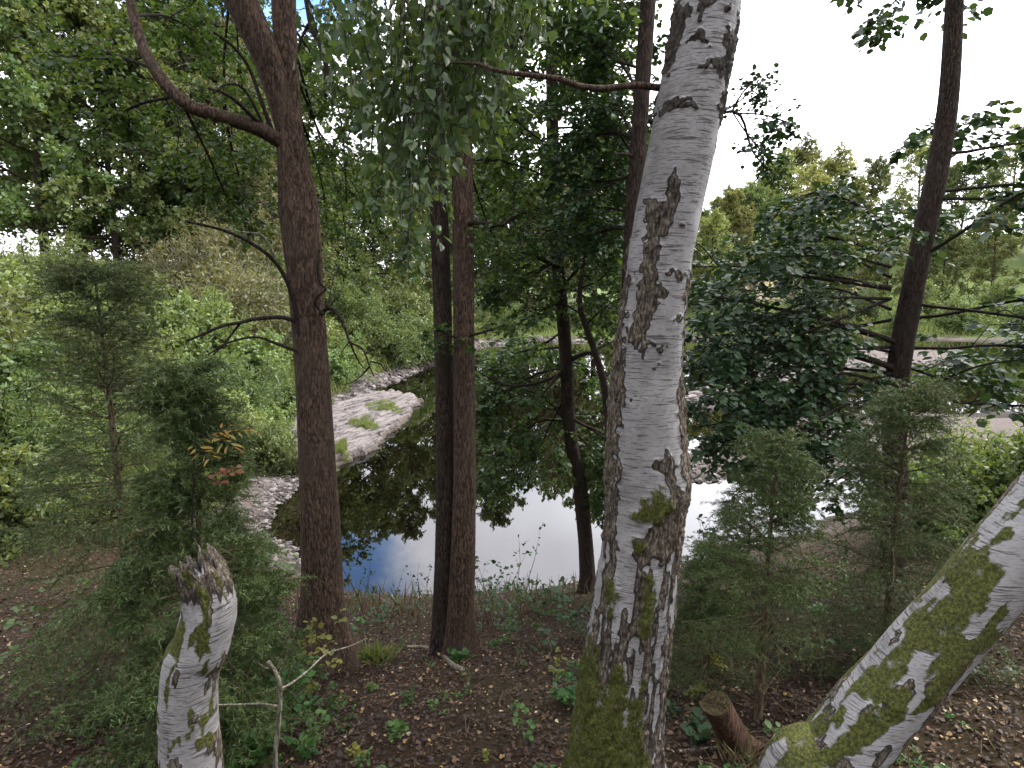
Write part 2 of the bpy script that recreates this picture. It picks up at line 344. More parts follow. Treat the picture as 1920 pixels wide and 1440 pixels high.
def birch_bark():
    m, t, out = mat('birch_bark')
    dk, ms = attr(t, 'dark'), attr(t, 'moss')
    ln = obj_noise(t, 1.0, (13, 13, 250), 3, .6); l2 = obj_noise(t, 1.0, (60, 60, 520), 2, .5); big = obj_noise(t, 5.0, (1, 1, 1), 4); area = obj_noise(t, 1.0, (5, 5, 6), 3)
    fine = obj_noise(t, 240.0, (1, 1, 1), 3)
    white = ramp(t, [(.25, (.165, .159, .157)), (.5, (.27, .263, .261)), (.75, (.365, .356, .355))], big.outputs['Fac']).outputs[0]
    dens = mapr(t, area.outputs['Fac'], .3, .7, -.035, .05, False)
    lm = mapr(t, math_(t, 'ADD', ln.outputs['Fac'], dens), .575, .63)
    l2m = math_(t, 'MULTIPLY', mapr(t, math_(t, 'ADD', l2.outputs['Fac'], dens), .55, .64), .6)
    col = mixc(t, math_(t, 'MULTIPLY', math_(t, 'MAXIMUM', lm, l2m), .88), white, (.055, .048, .045))
    col = mixc(t, math_(t, 'MULTIPLY', mapr(t, fine.outputs['Fac'], .5, .7), .25), col, (.22, .2, .19))
    n = obj_noise(t, 1.0, (95, 95, 30), 7, .72); v = obj_noise(t, 1.0, (85, 85, 20), tex='voronoi')
    rough_c = ramp(t, [(.32, (.018, .014, .011)), (.46, (.085, .068, .052)), (.58, (.20, .165, .125)), (.74, (.36, .305, .225))], n.outputs['Fac']).outputs[0]
    rough_c = mixc(t, math_(t, 'MULTIPLY', math_(t, 'SUBTRACT', 1.0, mapr(t, v.outputs['Distance'], 0, .16)), .7), rough_c, (.02, .016, .014))
    st = obj_noise(t, 1.0, (120, 120, 10), 4, .6); rough_c = mixc(t, mapr(t, st.outputs['Fac'], .56, .72, 0, .75), rough_c, (.30, .25, .185)); rough_c = mixc(t, mapr(t, st.outputs['Fac'], .42, .30, 0, .8), rough_c, (.014, .011, .009))
    tn = obj_noise(t, 1.0, (3.5, 3.5, 2.5), 3); rough_c = mixc(t, mapr(t, tn.outputs['Fac'], .55, .75, 0, .6), rough_c, (.050, .042, .036))
    dn = math_(t, 'ADD', dk.outputs['Fac'], math_(t, 'MULTIPLY', math_(t, 'SUBTRACT', n.outputs['Fac'], .5), .7)); dmk = mapr(t, dn, .36, .5)
    edge = math_(t, 'MULTIPLY', mapr(t, dn, .34, .46), mapr(t, dn, .95, .6)); rough_c = mixc(t, math_(t, 'MULTIPLY', edge, .85), rough_c, (.016, .013, .012))
    co = t.nodes.new('ShaderNodeTexCoord'); sp = t.nodes.new('ShaderNodeSeparateXYZ'); t.links.new(co.outputs['Object'], sp.inputs[0]); rough_c = mixc(t, mapr(t, sp.outputs[2], 2.35, 2.9, 0, .72), rough_c, (.026, .021, .019))   # old scars higher up are nearly black
    col = mixc(t, dmk, col, rough_c)
    mn = obj_noise(t, 130.0, (1, 1, .7), 5, .7)
    mc = ramp(t, [(.3, (.012, .015, .004)), (.46, (.045, .052, .010)), (.6, (.10, .108, .020)), (.74, (.17, .17, .042))], mn.outputs['Fac']).outputs[0]
    m2 = obj_noise(t, 26.0, (1, 1, .8), 5, .7); mk = mapr(t, math_(t, 'ADD', ms.outputs['Fac'], math_(t, 'MULTIPLY', math_(t, 'SUBTRACT', m2.outputs['Fac'], .52), 2.6)), .30, .80)
    mk = math_(t, 'MULTIPLY', mk, mapr(t, ms.outputs['Fac'], .02, .2)); col = mixc(t, mk, col, mc)
    h = math_(t, 'ADD', math_(t, 'MULTIPLY', n.outputs['Fac'], dk.outputs['Fac']), math_(t, 'MULTIPLY', math_(t, 'SUBTRACT', 1.0, lm), .25))
    h = math_(t, 'ADD', h, math_(t, 'MULTIPLY', mn.outputs['Fac'], mk))
    finish(t, out, col, .75, h, .9, .008, .25); return m
BIRCH = birch_bark()

def ground_mat():
    m, t, out = mat('ground_soil')
    gr, gv, wd = attr(t, 'grass'), attr(t, 'gravel'), attr(t, 'bed')
    n = obj_noise(t, 7.0, (1, 1, 1), 8, .7); f = obj_noise(t, 42.0, (1, 1, 1), 5, .75); pv = obj_noise(t, 12.0, (1, 1, 1), tex='voronoi')
    soil = ramp(t, [(.3, (.011, .007, .004)), (.5, (.030, .018, .011)), (.65, (.055, .034, .020)), (.8, (.09, .058, .036))], f.outputs['Fac']).outputs[0]
    soil = mixc(t, mapr(t, n.outputs['Fac'], .55, .75), soil, (.058, .035, .024))
    gcol = ramp(t, [(.3, (.05, .07, .02)), (.5, (.085, .12, .032)), (.75, (.14, .15, .06))], f.outputs['Fac']).outputs[0]
    stone = ramp(t, [(.25, (.05, .041, .036)), (.5, (.115, .095, .085)), (.75, (.19, .162, .146))], f.outputs['Fac']).outputs[0]
    stone = mixc(t, math_(t, 'MULTIPLY', math_(t, 'SUBTRACT', 1.0, mapr(t, pv.outputs['Distance'], 0, .12)), .5), stone, (.09, .075, .065))
    col = mixc(t, gr.outputs['Fac'], soil, gcol); col = mixc(t, gv.outputs['Fac'], col, stone); col = mixc(t, wd.outputs['Fac'], col, (.016, .015, .011))
    col = mixc(t, attr(t, 'wet').outputs['Fac'], col, (.020, .016, .012))
    fd = attr(t, 'field')
    fcol = ramp(t, [(.3, (.30, .24, .13)), (.7, (.42, .34, .2))], n.outputs['Fac']).outputs[0]
    col = mixc(t, fd.outputs['Fac'], col, fcol)
    h = math_(t, 'ADD', f.outputs['Fac'], math_(t, 'MULTIPLY', n.outputs['Fac'], 1.5))
    finish(t, out, col, .95, h, .8, .03, .15); return m
def rock_mat():
    m, t, out = mat('pale_rock')
    n = obj_noise(t, 1.0, (2.2, 2.2, 9), 8, .7); c0 = t.nodes.new('ShaderNodeTexCoord'); mr0 = N_(t, 'ShaderNodeMapping', {'Rotation': (0, 0, math.radians(-68))}); ms0 = N_(t, 'ShaderNodeMapping', {'Scale': (.7, 6.5, 16)}); s = N_(t, 'ShaderNodeTexNoise', {'Scale': 1.0, 'Detail': 7, 'Roughness': .68}); t.links.new(c0.outputs['Object'], mr0.inputs[0]); t.links.new(mr0.outputs[0], ms0.inputs[0]); t.links.new(ms0.outputs[0], s.inputs['Vector']); f = obj_noise(t, 30.0, (1, 1, 1), 4)
    col = ramp(t, [(.36, (.022, .019, .018)), (.45, (.085, .074, .070)), (.54, (.150, .130, .122)), (.75, (.21, .186, .172))], s.outputs['Fac']).outputs[0]
    col = mixc(t, mapr(t, n.outputs['Fac'], .52, .72), col, (.14, .127, .122))
    wt = attr(t, 'wet'); col = mixc(t, wt.outputs['Fac'], col, (.06, .048, .035))
    h = math_(t, 'ADD', s.outputs['Fac'], math_(t, 'MULTIPLY', f.outputs['Fac'], .3))
    finish(t, out, col, .85, h, .9, .06, .25); return m
GROUND, ROCK = ground_mat(), rock_mat()
def stone_mat():
    m, t, out = mat('shore_stone'); a = attr(t, 'rnd'); f = obj_noise(t, 20.0, (1, 1, 1), 4)
    col = ramp(t, [(0, (.030, .025, .023)), (.5, (.080, .067, .062)), (1, (.19, .168, .156))], a.outputs['Fac']).outputs[0]
    col = mixc(t, mapr(t, f.outputs['Fac'], .5, .75, 0, .5), col, (.16, .14, .125)); finish(t, out, col, .85, f.outputs['Fac'], .4, .01); return m
STONE = stone_mat()
def water_mat():
    m, t, out = mat('pond_water'); n = obj_noise(t, 1.4, (1, .6, 1), 3)
    b = N_(t, 'ShaderNodeBump', {'Strength': .035, 'Distance': .02}); t.links.new(n.outputs['Fac'], b.inputs['Height'])
    fr = N_(t, 'ShaderNodeFresnel', {'IOR': 1.6}); t.links.new(b.outputs[0], fr.inputs['Normal'])
    gl = N_(t, 'ShaderNodeBsdfGlossy', {'Roughness': .015, 'Color': (1, 1, 1, 1)}); t.links.new(b.outputs[0], gl.inputs['Normal'])
    tr = N_(t, 'ShaderNodeBsdfTransparent', {'Color': (.34, .32, .25, 1)})
    x = t.nodes.new('ShaderNodeMixShader'); t.links.new(fr.outputs[0], x.inputs[0]); t.links.new(tr.outputs[0], x.inputs[1]); t.links.new(gl.outputs[0], x.inputs[2]); t.links.new(x.outputs[0], out.inputs[0]); return m
WATER = water_mat()

# ------------------------------------------------------------------ terrain
lake_px = [(505, 990), (528, 1010), (560, 1060), (650, 1106), (750, 1119), (815, 1117), (900, 1110), (1000, 1106), (1060, 1094), (1110, 1082), (1200, 1070), (1300, 1050), (1400, 1020), (1500, 990), (1650, 960), (1900, 900), (2300, 840),
           (2700, 760), (2500, 668), (2000, 645), (1700, 636), (1400, 637), (1250, 640), (1130, 643), (1060, 640), (980, 640), (920, 648), (850, 668), (800, 690), (740, 713), (688, 730), (702, 742), (640, 760), (560, 800), (555, 850), (562, 885), (545, 910), (520, 950)]
LAKE = np.array([at_z(*p)[:2] for p in lake_px])
SPIT1 = np.array([at_z(*p)[:2] for p in [(1262, 872), (1285, 902), (1380, 897), (1440, 905), (1600, 900), (2300, 850), (2300, 770), (1600, 775), (1430, 785), (1350, 815), (1290, 838)]])
SPIT2 = np.array([at_z(*p)[:2] for p in [(1230, 790), (1300, 770), (1400, 728), (1500, 700), (1800, 680), (1800, 655), (1480, 665), (1400, 690), (1310, 742), (1240, 775)]])
def poly_sd(P, X, Y):
    """signed distance to polygon, positive inside"""
    x, y = X.ravel(), Y.ravel(); d = np.full(x.shape, 1e9); ins = np.zeros(x.shape, bool); n = len(P)
    for i in range(n):
        a, b = P[i], P[(i + 1) % n]; ab = b - a
        t = np.clip(((x - a[0]) * ab[0] + (y - a[1]) * ab[1]) / (ab @ ab), 0, 1)
        d = np.minimum(d, np.hypot(x - a[0] - t * ab[0], y - a[1] - t * ab[1]))
        c = (a[1] > y) != (b[1] > y)
        with np.errstate(divide='ignore', invalid='ignore'):
            ins ^= c & (x < (b[0] - a[0]) * (y - a[1]) / (b[1] - a[1]) + a[0])
    return np.where(ins, d, -d).reshape(X.shape)
def terrain(X, Y):
    X, Y = np.asarray(X, float), np.asarray(Y, float); sh = X.shape
    P3 = np.stack([X.ravel(), Y.ravel(), np.zeros(X.size)], 1)
    wob = ((fbm(P3 * .9, 3, 3) - .5) * .9).reshape(sh) * sstep(4, 14, np.hypot(X, Y))
    L = poly_sd(LAKE, X, Y) + wob; s1 = poly_sd(SPIT1, X, Y) + wob; s2 = poly_sd(SPIT2, X, Y) + wob
    out = -L                                               # distance from the water's edge, positive on land
    near = sstep(13, 8, Y)
    left = sstep(-2, -7, X) * sstep(9, 13, Y) * sstep(60, 40, Y)
    far = sstep(35, 50, Y)
    led = sstep(6.5, 3.0, np.hypot((X + 6.3) / 1.0, (Y - 19.5) / 1.6))   # low ground behind the rock ledge
    o = np.maximum(out, 0)
    h_near = np.where(o < 8, .36 * o, 2.88 + (o - 8) * .1)
    h_left = .16 * np.minimum(o, 1.6) + .62 * np.clip(o - 1.6, 0, 7.5) + .06 * np.maximum(o - 9, 0)
    h_far = .10 * np.minimum(o, 6) + .20 * np.clip(o - 6, 0, 12) + .03 * np.maximum(o - 18, 0)
    hill = 11 * sstep(20, 70, X - 6) * sstep(62, 110, Y) * far
    h = h_near * (1 - left) * (1 - far) + h_left * left * (1 - far) + h_far * far + hill
    h = h * (1 - .65 * led * sstep(9, 12, Y))
    sp = np.maximum(s1, s2); h = np.where(L > 0, np.where(sp > 0, np.minimum(.14 * sp, .45), -np.minimum(.30 * np.minimum(L, -sp if False else np.where(sp < 0, -sp, 0)), 1.6)), h)
    rel = (fbm(P3 * 1.6, 4, 9).reshape(sh) - .5) * .16 + (fbm(P3 * .35, 3, 21).reshape(sh) - .5) * .5 * sstep(8, 20, np.hypot(X, Y))
    h = h + rel * sstep(0, 1.2, np.where(L > 0, sp, out))
    return h, L, sp, left, far, near
def hgt(x, y): return float(terrain(np.array([x]), np.array([y]))[0][0])
def on_ground(px, py):
    u, v = (px - 960) / F, (720 - py) / F; d = np.array((u, CT + v * ST, -ST + v * CT)); ts = np.arange(1.2, 60, .04)
    Q = np.array((0, 0, EYE)) + d * ts[:, None]; h = np.maximum(terrain(Q[:, 0], Q[:, 1])[0], 0)
    i = np.argmax(Q[:, 2] <= h); return np.array((Q[i, 0], Q[i, 1], h[i]))
def base_at(px, Y):
    """point on the ground at depth Y straight below sight-line column px"""
    x = (px - 960) / F * (Y * CT + 2.3 * ST); return np.array((x, Y, hgt(x, Y)))

def sinhax(c, lo, hi, a, n):
    s0, s1 = np.arcsinh((lo - c) / a), np.arcsinh((hi - c) / a); return c + a * np.sinh(np.linspace(s0, s1, n))
gx = sinhax(0, -450, 450, 2.5, 440); gy = sinhax(4, -60, 900, 2.5, 460)
GX, GY = np.meshgrid(gx, gy); GZ, GL, GSP, Gleft, Gfar, Gnear = terrain(GX, GY)
nxg, nyg = len(gx), len(gy)
ii = (np.arange(nyg - 1)[:, None] * nxg + np.arange(nxg - 1)[None]).ravel()
Fg = np.stack([ii, ii + 1, ii + nxg + 1, ii + nxg], 1)
P3 = np.stack([GX.ravel(), GY.ravel(), np.zeros(GX.size)], 1)
nz = fbm(P3 * .8, 4, 5).reshape(GX.shape); nz2 = fbm(P3 * 3, 3, 15).reshape(GX.shape)
land = -GL
gravel = np.where(GL > 0, sstep(-3.5, -.5, GSP), sstep(2.6, 1.2, land + (nz - .5) * 3) * (1 - Gnear) + sstep(.8, .2, land + (nz2 - .5) * .8) * Gnear * .3)
gravel = np.maximum(gravel, np.where(GL > 0, sstep(.8, 0, GL), 0))
grass = (1 - Gnear) * sstep(.6, 2.5, land) ; grass = np.maximum(grass, Gnear * sstep(.5, .7, nz) * .08)
bed = np.where((GL > 0), sstep(.3, 2.2, np.minimum(GL, np.where(GSP < 0, -GSP, 0))), 0)
field = sstep(1.25, .8, np.hypot((GX - 41) / 12, (GY - 93) / 13)) 
go = mesh_obj('ground', np.stack([GX, GY, GZ], -1), [Fg], GROUND, attrs={'grass': grass, 'gravel': gravel, 'bed': bed, 'field': field, 'wet': sstep(.13, .02, GZ + .12 * (nz2 - .5)) * .85})
tag(go, 'dark leaf covered bank running down to the pond', 'ground', kind='structure')
wx = np.array([-140, 140]); 
wo_ = mesh_obj('water', [(-160, 3, 0), (160, 3, 0), (160, 90, 0), (-160, 90, 0)], [np.array([[0, 1, 2, 3]])], WATER, smooth=False)
tag(wo_, 'still pond mirroring clouds, blue sky and trees', 'water', kind='structure')

# ------------------------------------------------------------------ rock ledge and shore stones
def rock_ledge():
    out_px = [(560, 880), (600, 890), (632, 877), (655, 868), (690, 853), (720, 828), (742, 808), (760, 786), (792, 759), (786, 748), (760, 740), (728, 738), (690, 742), (660, 752), (600, 764), (540, 790)]
    P = np.array([at_z(*p)[:2] for p in out_px]); lo, hi = P.min(0) - .5, P.max(0) + .5
    x = np.arange(lo[0], hi[0], .07); y = np.arange(lo[1], hi[1], .10); X, Y = np.meshgrid(x, y)
    Q = np.stack([X.ravel(), Y.ravel(), np.zeros(X.size)], 1)
    d = poly_sd(P, X, Y) + ((fbm(Q * 2.4, 5, 31, .6) - .5) * 1.0).reshape(X.shape)
    a = math.radians(68); U = X * math.cos(a) + Y * math.sin(a); Vv = -X * math.sin(a) + Y * math.cos(a)
    R = np.stack([U.ravel() * .5, Vv.ravel() * 1.5, np.zeros(X.size)], 1)
    n = fbm(R, 5, 41).reshape(X.shape); n2 = fbm(R * np.array((2.2, 3.4, 1)), 4, 47).reshape(X.shape)
    n3 = fbm(R * np.array((4.5, 7, 1)), 4, 53).reshape(X.shape); h = .20 * sstep(0, .22, d) + .075 * np.clip(d, 0, 4) + (n - .5) * .26 + (n3 - .5) * .12
    st = .11; k = h / st; h2 = (np.floor(k) + sstep(.55, 1.0, k - np.floor(k))) * st
    h = h * .3 + h2 * .7 + (n2 - .5) * .18 + (n3 - .5) * .08
    h = np.where(d > 0, np.maximum(h, .03), -.35 + .9 * np.maximum(d, -.6)) * 1.0
    keep = (d > -.45); idx = -np.ones(X.shape, int)
    c = keep[:-1, :-1] & keep[1:, :-1] & keep[:-1, 1:] & keep[1:, 1:]
    nx = X.shape[1]; i0 = (np.arange(X.shape[0] - 1)[:, None] * nx + np.arange(nx - 1)[None])[c]
    Fq = np.stack([i0, i0 + 1, i0 + nx + 1, i0 + nx], 1); used = np.unique(Fq); remap = np.zeros(X.size, int); remap[used] = np.arange(len(used))
    V = np.stack([X, Y, h], -1).reshape(-1, 3)[used]
    o = mesh_obj('rock_ledge', V, [remap[Fq]], ROCK, attrs={'wet': sstep(.16, .04, V[:, 2])}, loc=(-6, 19, 0), smooth=False)
    tag(o, 'pale layered rock shelf reaching into the pond below the green bank', 'rock')
    return V
LEDGE = rock_ledge()
def ledge_z(x, y):
    d = (LEDGE[:, 0] - x) ** 2 + (LEDGE[:, 1] - y) ** 2; return LEDGE[np.argmin(d), 2]

def ico():
    p = (1 + 5 ** .5) / 2
    v = norm(np.array([(-1, p, 0), (1, p, 0), (-1, -p, 0), (1, -p, 0), (0, -1, p), (0, 1, p), (0, -1, -p), (0, 1, -p), (p, 0, -1), (p, 0, 1), (-p, 0, -1), (-p, 0, 1)], float))
    f = np.array([(0, 11, 5), (0, 5, 1), (0, 1, 7), (0, 7, 10), (0, 10, 11), (1, 5, 9), (5, 11, 4), (11, 10, 2), (10, 7, 6), (7, 1, 8), (3, 9, 4), (3, 4, 2), (3, 2, 6), (3, 6, 8), (3, 8, 9), (4, 9, 5), (2, 4, 11), (6, 2, 10), (8, 6, 7), (9, 8, 1)]); return v, f
IV, IF = ico()
def stones(mb, P, S, rng):
    n = len(P); sc = S[:, None] * np.stack([.7 + .6 * rng.random(n), .7 + .6 * rng.random(n), .35 + .4 * rng.random(n)], 1)
    a = rng.random(n) * 6.283; V = IV[None] * (1 + .25 * rng.normal(size=(n, 12, 1))) * sc[:, None]
    x = V[:, :, 0] * np.cos(a)[:, None] - V[:, :, 1] * np.sin(a)[:, None]; y = V[:, :, 0] * np.sin(a)[:, None] + V[:, :, 1] * np.cos(a)[:, None]
    V = np.stack([x, y, V[:, :, 2]], -1) + P[:, None]
    mb.add(V.reshape(-1, 3), (IF[None] + (np.arange(n) * 12)[:, None, None]).reshape(-1, 3), np.repeat(rng.random(n), 12))
def shore_gravel():
    rng = rng_(5); X, Y, S = [], [], []
    def along(poly, i0, i1, n, w0, w1, s):
        seg = poly[i0:i1 + 1]; t = rng.random(n) * (len(seg) - 1); k = np.floor(t).astype(int); f = (t - k)[:, None]
        p = seg[k] + (seg[k + 1] - seg[k]) * f; p = p + rng.normal(size=(n, 2)) * (w0 + w1 * rng.random(n))[:, None]
        X.append(p[:, 0]); Y.append(p[:, 1]); S.append(s * (.3 + 1.0 * rng.random(n) ** 2))
    along(LAKE, 26, 31, 3600, .5, 1.4, .12); along(LAKE, 34, 37, 1400, .3, .6, .06); along(LAKE, 3, 10, 260, .10, .2, .03); along(LAKE, 22, 26, 700, .8, 1.2, .25)
    along(np.vstack([LAKE[37], LAKE[0], LAKE[1], LAKE[2]]), 0, 3, 1500, .3, .4, .05)
    along(SPIT1, 0, 4, 1400, .5, .8, .055); along(SPIT1, 8, 10, 1200, .5, 1.0, .06); along(SPIT2, 0, 4, 700, .6, 1.2, .25)
    X, Y, S = map(np.concatenate, (X, Y, S)); Z = terrain(X, Y)[0]; k = Z > -.25
    mb = MB(); stones(mb, np.stack([X, Y, Z + S * .1], 1)[k], S[k], rng)
    o = mb.build('shore_gravel', STONE, smooth=False); tag(o, 'pale stones and gravel along the edge of the pond', 'gravel', kind='stuff')
shore_gravel()

# ------------------------------------------------------------------ trees close by
def limb(start, d, L, rng, k=9, wander=.08, up=.0):
    d = norm(np.asarray(d, float)); P = [np.asarray(start, float)]; s = L / (k - 1)
    for i in range(k - 1):
        d = norm(d + rng.normal(size=3) * wander + np.array((0, 0, up))); P.append(P[-1] + d * s)
    return np.array(P)
def resample(P, k): return spline(np.asarray(P, float), k)
class Tree:
    def __init__(s, name, label, cat, base, seed, group=None):
        s.root = thing(name, label, cat, base, group); s.rng = rng_(seed); s.leaf, s.tw = MB(), MB(); s.base = np.asarray(base, float)
    def trunk(s, P, R, n=28, rings=120, m=BARK, name='trunk', rough=.05, flare=0):
        P = spline(P, rings); t = np.linspace(0, 1, len(R)); R = np.interp(np.linspace(0, 1, rings), t, R)
        V, Fq, Fc = tube(P, R, n); rad = np.repeat(R, n); c = np.repeat(P, n, 0); o = V[:-1] - c
        th = np.tile(np.arange(n) * 2 * np.pi / n, rings); zz = c[:, 2]
        nn = fbm(np.stack([np.cos(th) * 2.2, np.sin(th) * 2.2, zz * 1.3 + s.base[0] * 3], 1), 4, 77) - .5
        f = 1 + rough * 2.2 * nn
        if flare:
            hgt_ = np.clip(1 - (zz - s.base[2]) / flare, 0, 1) ** 2
            f += hgt_ * (.36 + .30 * np.cos(th * 5 + s.base[0] * 5) * .8 + .12 * np.cos(th * 3 + 1))
        V[:-1] = c + o * f[:, None]
        mb = MB(); mb.add(V, Fq); mb.F3.append(Fc); mb.build(name, m, s.root); return P
    def branch(s, P, r0, r1, m=TWIG, k=14, n=7):
        P = spline(P, k); mb = MB(); add_tube(mb, P, np.linspace(r0, r1, k), n); mb.build('branch', m, s.root); return P
    def foliage(s, limbs, bl=(7, .9), tw=(6, .35), lf=(6, .065), shape='alder', mode='flat', up=.1, droop=.3, t0=.25, wood=.006, flat=.6):
        """limbs: list of polylines -> branchlets -> twigs -> leaves"""
        if len(limbs) == 0: return
        Lm = np.stack([resample(l, 8) for l in limbs])
        B = children(Lm, bl[0], s.rng, bl[1], t0, 1, .7, flat, up, droop * .6, 5)
        T = children(B, tw[0], s.rng, tw[1], .15, 1, .7, flat, up * .3, droop, 4)
        n = len(B); batch_tubes(s.tw, B, np.linspace(wood, wood * .4, 5)[None].repeat(n, 0), 4)
        n = len(T); batch_tubes(s.tw, T, np.linspace(wood * .42, wood * .2, 4)[None].repeat(n, 0), 3)
        leaves_on(s.leaf, T, lf[0], lf[1], s.rng, shape, mode)
        E = B[:, 2:, :]; leaves_on(s.leaf, E, 3, lf[1], s.rng, shape, mode)
    def limb_wood(s, limbs, r0, r1=.006, n=5):
        for l in limbs: add_tube(s.tw, resample(l, 10), np.linspace(r0, r1, 10), n)
    def close(s, leafmat=ALDER, twm=TWIG):
        if s.tw.n: s.tw.build('twigs', twm, s.root)
        if s.leaf.n: s.leaf.build('crown', leafmat, s.root)
def crown_limbs(rng, trunkP, z0, z1, n, L, el=(.0, .6), k=9, wander=.10, up=.0, az=None):
    out = []
    for i in range(n):
        z = z0 + (z1 - z0) * (i + rng.random()) / n; j = np.argmin(np.abs(trunkP[:, 2] - z)); a = (i * 2.4 + rng.random() * .9) if az is None else az[0] + (az[1] - az[0]) * rng.random()
        e = el[0] + (el[1] - el[0]) * rng.random()
        out.append(limb(trunkP[j], (math.cos(a) * math.cos(e), math.sin(a) * math.cos(e), math.sin(e)), L * (.65 + .6 * rng.random()) * (1.05 - .45 * (z - z0) / (z1 - z0 + 1e-6)), rng, k, wander, up))
    return out

# --- the big forked alder on the left
def alder_left():
    Y = 4.55; b = base_at(600, Y); b[0] = at(603, 1235, Y)[0]
    T = Tree('alder_tree', 'thick brown forked alder trunk rising left of the pond', 'tree', b, 11)
    pts = [np.array((b[0], Y, b[2] - .15))] + [at(x, y, Y) for x, y in ((605, 1160), (603, 1050), (597, 900), (588, 740), (578, 600), (565, 440), (553, 330), (544, 250), (536, 190), (531, 150))]
    w = [92, 82, 74, 72, 68, 64, 62, 66, 74, 56, 26]
    depth = lambda p: p[1] * CT + (EYE - p[2]) * ST
    R = [a / 2 / F * depth(p) for a, p in zip(w, pts)]; R[0] *= 1.25
    P = T.trunk(pts, R, 48, 220, flare=.85)
    l = T.trunk([at(551, 300, Y), at(530, 205, Y - .02), at(505, 120, Y - .05), at(470, 40, Y - .1), at(425, -60, Y - .15), at(350, -260, Y - .2), at(300, -600, Y), (-3.2, Y + .2, 11), (-3.3, Y + .5, 13.5)], [.08, .112, .112, .098, .09, .075, .055, .04, .02], 24, 90)
    r = T.trunk([at(555, 300, Y + .04), at(543, 190, Y + .03), at(536, 90, Y + .05), at(532, 0, Y + .08), at(535, -120, Y + .1), at(550, -420, Y + .2), at(560, -800, Y + .3), (-1.4, Y + .6, 12), (-1.3, Y + .8, 14.5)], [.075, .088, .080, .072, .068, .055, .045, .035, .015], 24, 90)
    T.branch([at(540, 275, Y - .03), at(505, 252, Y - .1), at(470, 235, Y - .2), at(420, 220, Y - .3), at(350, 196, Y - .4), at(290, 130, Y - .4), at(250, 30, Y - .3), at(230, -120, Y - .2), at(220, -300, Y)], .056, .008, BARK, 26, 12)
    T.branch([at(512, 250, Y - .08), at(490, 190, Y - .15), at(468, 130, Y - .2), at(440, 90, Y - .3), at(400, 60, Y - .4)], .017, .008)
    T.branch([at(505, 252, Y - .08), at(470, 215, Y - .25), at(430, 180, Y - .4), at(390, 165, Y - .5)], .02, .008)
    T.branch([at(500, 250, Y - .1), at(480, 205, Y - .2), at(455, 165, Y - .3), at(425, 158, Y - .4), at(400, 175, Y - .5)], .012, .006)
    T.branch([at(565, 640, Y - .1), at(545, 545, Y - .15), at(515, 490, Y - .25), at(470, 455, Y - .4), at(420, 432, Y - .5), at(350, 415, Y - .7)], .021, .008)
    T.branch([at(515, 490, Y - .25), at(505, 460, Y - .3), at(490, 440, Y - .3), at(455, 435, Y - .35), at(420, 430, Y - .4)], .008, .004, GREYTWIG)
    T.branch([at(560, 605, Y - .1), at(530, 595, Y - .15), at(480, 598, Y - .25), at(450, 605, Y - .3), at(415, 612, Y - .4), at(350, 640, Y - .5)], .018, .008)
    T.branch([at(452, 604, Y - .3), at(438, 622, Y - .3), at(420, 645, Y - .35), at(400, 665, Y - .4)], .010, .006)
    T.branch([at(560, 660, Y - .1), at(520, 645, Y - .2), at(480, 632, Y - .3), at(430, 642, Y - .35), at(390, 665, Y - .4)], .013, .005)
    T.branch([at(600, 590, Y - .1), at(618, 577, Y - .15), at(636, 593, Y - .2), at(650, 625, Y - .25), at(657, 642, Y - .3), at(680, 655, Y - .3), at(694, 690, Y - .35), at(702, 706, Y - .35)], .016, .004, TWIG, 24)
    T.branch([at(657, 642, Y - .3), at(666, 665, Y - .3), at(680, 688, Y - .3), at(690, 692, Y - .3)], .009, .003)
    T.branch([at(692, 688, Y - .35), at(680, 702, Y - .3), at(660, 717, Y - .3), at(642, 721, Y - .3)], .007, .0025)
    T.branch([at(655, 641, Y - .3), at(646, 652, Y - .3), at(641, 660, Y - .3)], .006, .002)
    T.branch([at(694, 678, Y - .35), at(712, 682, Y - .35), at(722, 694, Y - .35), at(738, 712, Y - .35)], .006, .002)
    T.branch([at(615, 573, Y - .15), at(620, 545, Y - .2), at(626, 520, Y - .25), at(638, 490, Y - .3)], .007, .002, GREYTWIG)
    T.branch([at(616, 574, Y - .15), at(632, 556, Y - .2), at(646, 535, Y - .25)], .006, .002, GREYTWIG)
    T.branch([at(598, 468, Y - .2), at(595, 500, Y - .22), at(599, 530, Y - .2), at(610, 542, Y - .22), at(593, 558, Y - .24), at(592, 572, Y - .22), at(608, 590, Y - .2)], .008, .011, TWIG, 30)
    T.branch([at(545, -120, Y), at(572, -20, Y - .2), at(585, 55, Y - .3), at(600, 85, Y - .35), at(611, 120, Y - .35), at(609, 190, Y - .4)], .03, .012)
    T.branch([at(578, 45, Y - .25), at(563, 80, Y - .25), at(558, 120, Y - .25)], .011, .007)
    rng = T.rng
    # leafy limbs of the crown: a few inside the picture, most above it
    L = [np.array([at(600, -60, Y), at(640, 40, Y - .3), at(690, 120, Y - .2), at(700, 230, Y), at(690, 330, Y + .1)]),
         np.array([at(560, -60, Y + .2), at(600, 80, Y + .5), at(640, 230, Y + .6), at(650, 380, Y + .5)]),
         np.array([at(540, 100, Y + .1), at(600, 250, Y + .8), at(660, 340, Y + 1.1), at(700, 420, Y + 1.2)]),
         np.array([at(420, 200, Y + .1), at(440, 300, Y + .4), at(470, 400, Y + .6)]),
         np.array([at(430, -20, Y), at(430, 110, Y + .5), at(460, 260, Y + .9)]),
         np.array([at(300, 100, Y), at(330, 240, Y + .3), at(380, 340, Y + .6)])]
